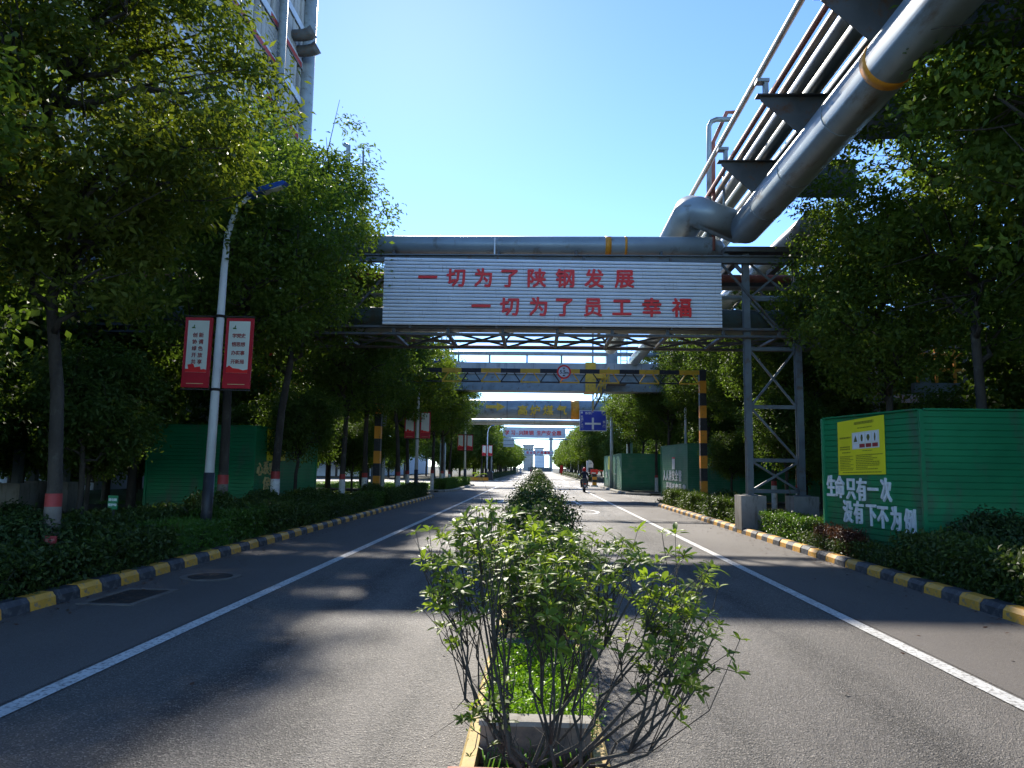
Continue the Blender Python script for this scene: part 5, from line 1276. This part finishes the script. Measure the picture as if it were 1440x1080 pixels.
# ---- low ground cover under the trees: nobody could count it
def cover(name, label, x0, x1, y0, y1, n, L0, W0, m, seed, h=.12):
    rng = np.random.default_rng(seed)
    P = np.stack([rng.uniform(x0, x1, n), rng.uniform(y0, y1, n), .12 + rng.random(n) * h], 1)
    k = np.sin(P[:, 0] * 1.7 + seed) + np.sin(P[:, 1] * 1.3) > -.9; P = P[k]; n = len(P)
    Nn = rng.normal(size=(n, 3)) * .5; Nn[:, 2] += .7; Nn = unit(Nn); D = rng.normal(size=(n, 3)); D[:, 2] += .4; D = unit(D - Nn * (D * Nn).sum(1)[:, None])
    o = link(name, quads_mesh(name, leaves(P, D, Nn, L0 * rng.uniform(.6, 1.4, n), W0 * rng.uniform(.6, 1.2, n)), 4, QUAD, m)); o['kind'] = 'stuff'
    o['label'] = label; o['category'] = 'ground cover'
cover('ground_cover', 'low dark ground cover under the left trees', -13, -6.5, 3, 26, 26000, .1, .045, 'leaf_hedge', 4)
cover('ground_cover', 'low dark ground cover under the right trees', 5.62, 8.2, 3, 13, 9000, .09, .04, 'leaf_hedge', 5)
cover('ground_cover', 'low dark ground cover behind the trestle on the right', 5.62, 9, 20.5, 36, 12000, .1, .045, 'leaf_hedge', 6)
cover('grass', 'rough grass on the left lawn beyond the pipe bridge', -16, -6.6, 26, 40, 22000, .16, .02, 'leaf_fresh', 7, .05)
cover('grass', 'rough grass on the left lawn before the junction', -18, -7.2, 48.5, 66, 16000, .2, .03, 'leaf_lime', 8, .05)
def litter(seed):
    rng = np.random.default_rng(seed); n = 1500
    x = np.where(rng.random(n) < .5, -5.5 + rng.exponential(.28, n), 5.36 - rng.exponential(.28, n)); x[:110] = rng.uniform(-4, 4, 110)
    P = np.stack([x, rng.uniform(4, 40, n), np.full(n, .016)], 1)
    Nn = rng.normal(size=(n, 3)) * .15; Nn[:, 2] = 1; Nn = unit(Nn); D = rng.normal(size=(n, 3)); D = unit(D - Nn * (D * Nn).sum(1)[:, None])
    o = link('leaf_litter', quads_mesh('leaf_litter', leaves(P, D, Nn, .06 * rng.uniform(.6, 1.4, n), .03 * rng.uniform(.6, 1.2, n), -.1), 4, QUAD, 'leaf_red')); o['kind'] = 'stuff'
litter(9)

# ---- median shrubs: dark glossy ones down the row
def camellia(seed, r, h, n, L0, W0, m='leaf_camellia'):
    rng = np.random.default_rng(seed); C = []
    for k in range(46):
        a = rng.uniform(0, 2 * math.pi); q_ = math.sqrt(rng.random()) * r * .9; z = h * rng.uniform(.28, .97)
        q_ *= .7 + .5 * math.sin(math.pi * z / h * .8); C.append((q_ * math.cos(a), q_ * math.sin(a) * 1.15, z))
    C = np.array(C)
    fo = quads_mesh('foliage', leaf_cloud(rng, C, n // 46, .085, .9, L0, W0, outward=np.array([0, 0, h * .5])), 4, QUAD, m)
    mb = MB()
    for k in range(0, 46, 2):
        e = C[k]; mb.tube([(rng.normal() * .04, rng.normal() * .05, 0), (e[0] * .5, e[1] * .5, e[2] * .55), tuple(e)], [.012, .008, .003], 5)
    return fo, mb.mesh('stems', 'stem')
CV = [camellia(1, .42, 1.0, 3000, .062, .03), camellia(2, .48, 1.08, 3200, .062, .03), camellia(3, .4, .92, 2800, .062, .03)]
CVF = [camellia(4, .5, 1.05, 1000, .1, .055)]
k = 0; y = 5.95
while y < U0 + NPL * UL - .4:
    ph = (y - U0) % UL
    if .75 < ph < UL - .35:
        v = CV[k % 3]; t = thing('median_shrub', 'dark glossy shrub in the median planters, %s after the near pale green one' % ORD[k], 'shrub', (rv.uniform(-.05, .05), y, .17), 'dark shrubs in the median')
        s = rv.uniform(.8, 1.02); t.scale = (s, s, s * rv.uniform(.92, 1.15)); t.rotation_euler = (0, 0, rv.uniform(0, 6)); link('foliage', v[0], t); link('stems', v[1], t); k += 1
    y += rv.uniform(.85, 1.15)
for k in range(40):
    t = thing('median_shrub', 'distant dark median shrub beyond the junction, %s after the crossing' % ORD[k], 'shrub', (rv.uniform(-.1, .1), FAR0 + .8 + k * 3.1, .17), 'dark shrubs in the median')
    t.scale = (1.1, 1.7, rv.uniform(.95, 1.15)); link('foliage', CVF[0][0], t); link('stems', CVF[0][1], t)
# bright lime ground cover in the near trough
rng = np.random.default_rng(44); n = 15000
P = np.stack([rng.uniform(-.29, .31, n), rng.uniform(U0 + .56, U0 + 2.14, n), np.zeros(n)], 1)
P[:, 2] = .25 + rng.random(n) * (.15 + .07 * np.sin(P[:, 0] * 17) * np.cos(P[:, 1] * 13)); sp_ = rng.random(n) < .05; P[sp_, 0] *= 1.25
Nn = rng.normal(size=(n, 3)) * .5; Nn[:, 2] += .6; Nn = unit(Nn); D = rng.normal(size=(n, 3)); D[:, 2] += .9; D = unit(D - Nn * (D * Nn).sum(1)[:, None])
o = link('lime_ground_cover', quads_mesh('lime_ground_cover', leaves(P, D, Nn, .026 * rng.uniform(.6, 1.4, n), .013 * rng.uniform(.6, 1.2, n)), 4, QUAD, 'leaf_lime')); o['kind'] = 'stuff'; o['label'] = 'bright lime green ground cover filling the nearest median trough'; o['category'] = 'ground cover'

# ---- the near shrub: stems fanning out, whorls of leaves on the shoots
sh = thing('rhododendron_shrub', 'nearest shrub in the median with fanned dark stems and fresh green leaf whorls', 'shrub', (0, 3.62, .17))
def whorl_mesh(seed, m, nl, L0):
    rng = np.random.default_rng(seed); V = []
    for k in range(nl):
        a = k * 2.399 + rng.uniform(-.2, .2); el = rng.uniform(.05, .75) + (.6 if k > nl * .7 else 0)
        d = np.array([math.cos(a) * math.cos(el), math.sin(a) * math.cos(el), math.sin(el)]); s = np.array([-math.sin(a), math.cos(a), 0]); nv = np.cross(d, s) * -1
        if nv[2] < 0: nv = -nv
        L = L0 * rng.uniform(.7, 1.15) * (1 if k <= nl * .7 else .65); W = L * .36; b = d * .004; z0 = -k * .0012
        sec = [(.0, .12), (.32, .8), (.62, 1.0), (.86, .62)]
        pts = []
        for f, w in sec:
            c = b + d * L * f + nv * (-.22 * L * f * f) + np.array([0, 0, z0])
            pts += [c - s * W * w / 2 + nv * W * .14 * w, c, c + s * W * w / 2 + nv * W * .14 * w]
        pts.append(b + d * L + nv * (-.24 * L) + np.array([0, 0, z0]))
        V.append(pts)
    V = np.array(V)
    F = [(0, 1, 4, 3), (1, 2, 5, 4), (3, 4, 7, 6), (4, 5, 8, 7), (6, 7, 10, 9), (7, 8, 11, 10), (9, 10, 12, 12), (10, 11, 12, 12)]
    mb = MB()
    for pts in V: mb.add([tuple(p_) for p_ in pts], [f if f[2] != f[3] else f[:3] for f in F])
    return mb.mesh('leaf_whorl', m, smooth=True)
WH = [whorl_mesh(1, 'leaf_shrub_new', 9, .052), whorl_mesh(2, 'leaf_shrub_new', 8, .046), whorl_mesh(3, 'leaf_shrub', 9, .056), whorl_mesh(4, 'leaf_shrub', 7, .048), whorl_mesh(5, 'leaf_shrub_new', 10, .05)]
rng = np.random.default_rng(77)
heads = [(612, 775, 3.5, 9), (640, 752, 3.8, 10), (668, 748, 3.4, 10), (700, 745, 3.9, 10), (630, 812, 3.3, 9), (665, 800, 3.7, 11), (700, 792, 3.3, 11), (735, 765, 3.7, 11), (650, 838, 3.5, 8), (742, 800, 3.4, 10),
         (720, 828, 3.6, 10), (772, 752, 3.9, 9), (805, 765, 3.5, 9), (780, 800, 3.3, 10), (830, 778, 3.9, 9), (815, 825, 3.6, 9), (865, 800, 3.5, 8), (885, 775, 3.8, 5), (900, 762, 3.5, 3), (770, 845, 3.3, 8), (850, 850, 3.7, 6),
         (958, 782, 3.6, 6), (930, 822, 3.4, 8), (960, 842, 3.8, 9), (985, 815, 3.6, 5), (925, 868, 3.6, 8), (962, 880, 3.4, 8), (985, 905, 3.7, 8), (1008, 925, 3.5, 6), (945, 912, 3.3, 7), (1010, 805, 3.9, 3),
         (905, 940, 3.4, 6), (880, 905, 3.7, 6), (845, 890, 3.3, 5), (695, 870, 3.3, 5), (800, 880, 3.6, 6), (615, 835, 3.7, 5), (755, 880, 3.4, 4), (690, 708, 4.0, 1), (975, 945, 3.4, 4), (690, 1005, 3.5, 3), (665, 1030, 3.45, 3)]
SB = np.array([0, 3.62, .15]); mb = MB(); tips = []
HP = [np.array(at_y(x, y_, Y)) for x, y_, Y, _ in heads]
mains = list(range(0, len(heads), 3)) + [28, 40]
stems = {}
for i in mains:                                            # main stems: out low, then up, with kinks
    Hd = HP[i]; base = SB + np.array([rng.normal() * .08, rng.normal() * .05, 0]); v = Hd - base; low = Hd[2] < .75
    fr = [(.0, .0), (.2, .10), (.42, .24 if not low else .3), (.6, .40), (.78, .58), (.9, .8)]
    P4 = [base + v * np.array([f, f, g]) + (rng.normal(size=3) * .028 if k else 0) for k, (f, g) in enumerate(fr)]
    r0 = rng.uniform(.0085, .0125); stems[i] = (P4, r0)
    mb.tube([tuple(p_) for p_ in P4], [r0, r0 * .92, r0 * .8, r0 * .66, r0 * .52, r0 * .38], 7)
for i, (x, y_, Y, nt_) in enumerate(heads):
    Hd = HP[i]
    if i in stems: P4, r0 = stems[i]; r0 *= .9
    else:                                                  # the others fork off the nearest main stem
        j = min(stems, key=lambda k: np.linalg.norm((HP[k] - Hd) * np.array([1, .5, 1])))
        Q, rq = stems[j]; k0 = 2 + int(rng.integers(0, 2)); root = Q[k0]; r0 = rq * .62; v = Hd - root
        P4 = [root] + [root + v * np.array([f, f, g]) + rng.normal(size=3) * .022 for f, g in ((.3, .2), (.5, .42), (.7, .62), (.85, .8), (.94, .93))]
        mb.tube([tuple(p_) for p_ in P4], [r0, r0 * .9, r0 * .8, r0 * .68, r0 * .55, r0 * .4], 6)
    for j in range(nt_):
        e = Hd + np.clip(rng.normal(size=3), -1.5, 1.5) * np.array([.06, .085, .06]) + np.array([0, 0, .02])
        if nt_ == 1: e = Hd
        root = P4[3 + rng.integers(0, 3)] if j % 3 else P4[4]
        mid = root + (e - root) * .5 + rng.normal(size=3) * .03 - np.array([0, 0, .02])
        rr = max(r0 * .36, .0019)
        mb.tube([tuple(root), tuple(mid), tuple(e)], [rr, rr * .75, rr * .5], 5)
        tips.append((e, unit((e - mid)[None])[0]))
        for _ in range(2):
            if rng.random() < .42:
                e2 = mid + rng.normal(size=3) * .05 + np.array([0, 0, .06]); mb.tube([tuple(mid), tuple(e2)], [rr * .6, rr * .35], 4); tips.append((e2, unit((e2 - mid)[None])[0]))
    for j in range(6):                                     # bare and broken twigs
        f = rng.integers(1, 6); e = P4[f] + rng.normal(size=3) * .085 + np.array([0, 0, .08]); k_ = (P4[f] + e) / 2 + rng.normal(size=3) * .022
        mb.tube([tuple(P4[f]), tuple(k_), tuple(e)], [.0022, .0016, .0009], 4)
st = mb.build('stems', 'stem', sh, smooth=True)
o0 = woff(sh)
order = rng.permutation(len(tips))
extra = MB()
for q_, i in enumerate(order):
    e, up = tips[i]; d = Vector(up * .6 + np.array([0, 0, .7]) + rng.normal(size=3) * .25).normalized()
    hi = e[2] > .95
    me = WH[int(rng.choice([0, 1, 4, 2] if hi else [2, 3, 1, 0]))]
    rot = d.to_track_quat('Z', 'Y') @ Vector((0, 0, 1)).rotation_difference(Vector((0, 0, 1)))
    s = rng.uniform(.6, 1.5)
    mat_ = Matrix.Translation(Vector(e) - o0) @ d.to_track_quat('Z', 'Y').to_matrix().to_4x4() @ Matrix.Rotation(rng.uniform(0, 6.28), 4, 'Z') @ Matrix.Scale(s, 4)
    if q_ < 300:
        o = link('leaf_whorl', me, sh); o.matrix_local = mat_
    else:
        extra.add([tuple(mat_ @ v.co + o0) for v in me.vertices], [tuple(p_.vertices) for p_ in me.polygons])
if extra.v: o = extra.build('inner_foliage', 'leaf_shrub', sh); o['kind'] = 'stuff'
# grass blades at the shrub's foot
mb = MB(); rg = random.Random(2)
for k in range(70):
    x, y_ = rg.uniform(-.26, .26), rg.uniform(U0 + .17, U0 + .45); a = rg.uniform(0, 6.28); l = rg.uniform(.08, .2); w = .003
    dx, dy = math.cos(a) * l * .6, math.sin(a) * l * .6
    mb.add([(x - w, y_, .165), (x + w, y_, .165), (x + dx * .4 + w, y_ + dy * .4, .17 + l * .7), (x + dx * .4 - w, y_ + dy * .4, .17 + l * .7), (x + dx, y_ + dy, .17 + l * .75)], [(0, 1, 2, 3), (3, 2, 4)])
o = mb.build('weed_grass', 'leaf_fresh'); o['kind'] = 'stuff'; o['label'] = 'thin grass blades at the foot of the nearest shrub'; o['category'] = 'grass'
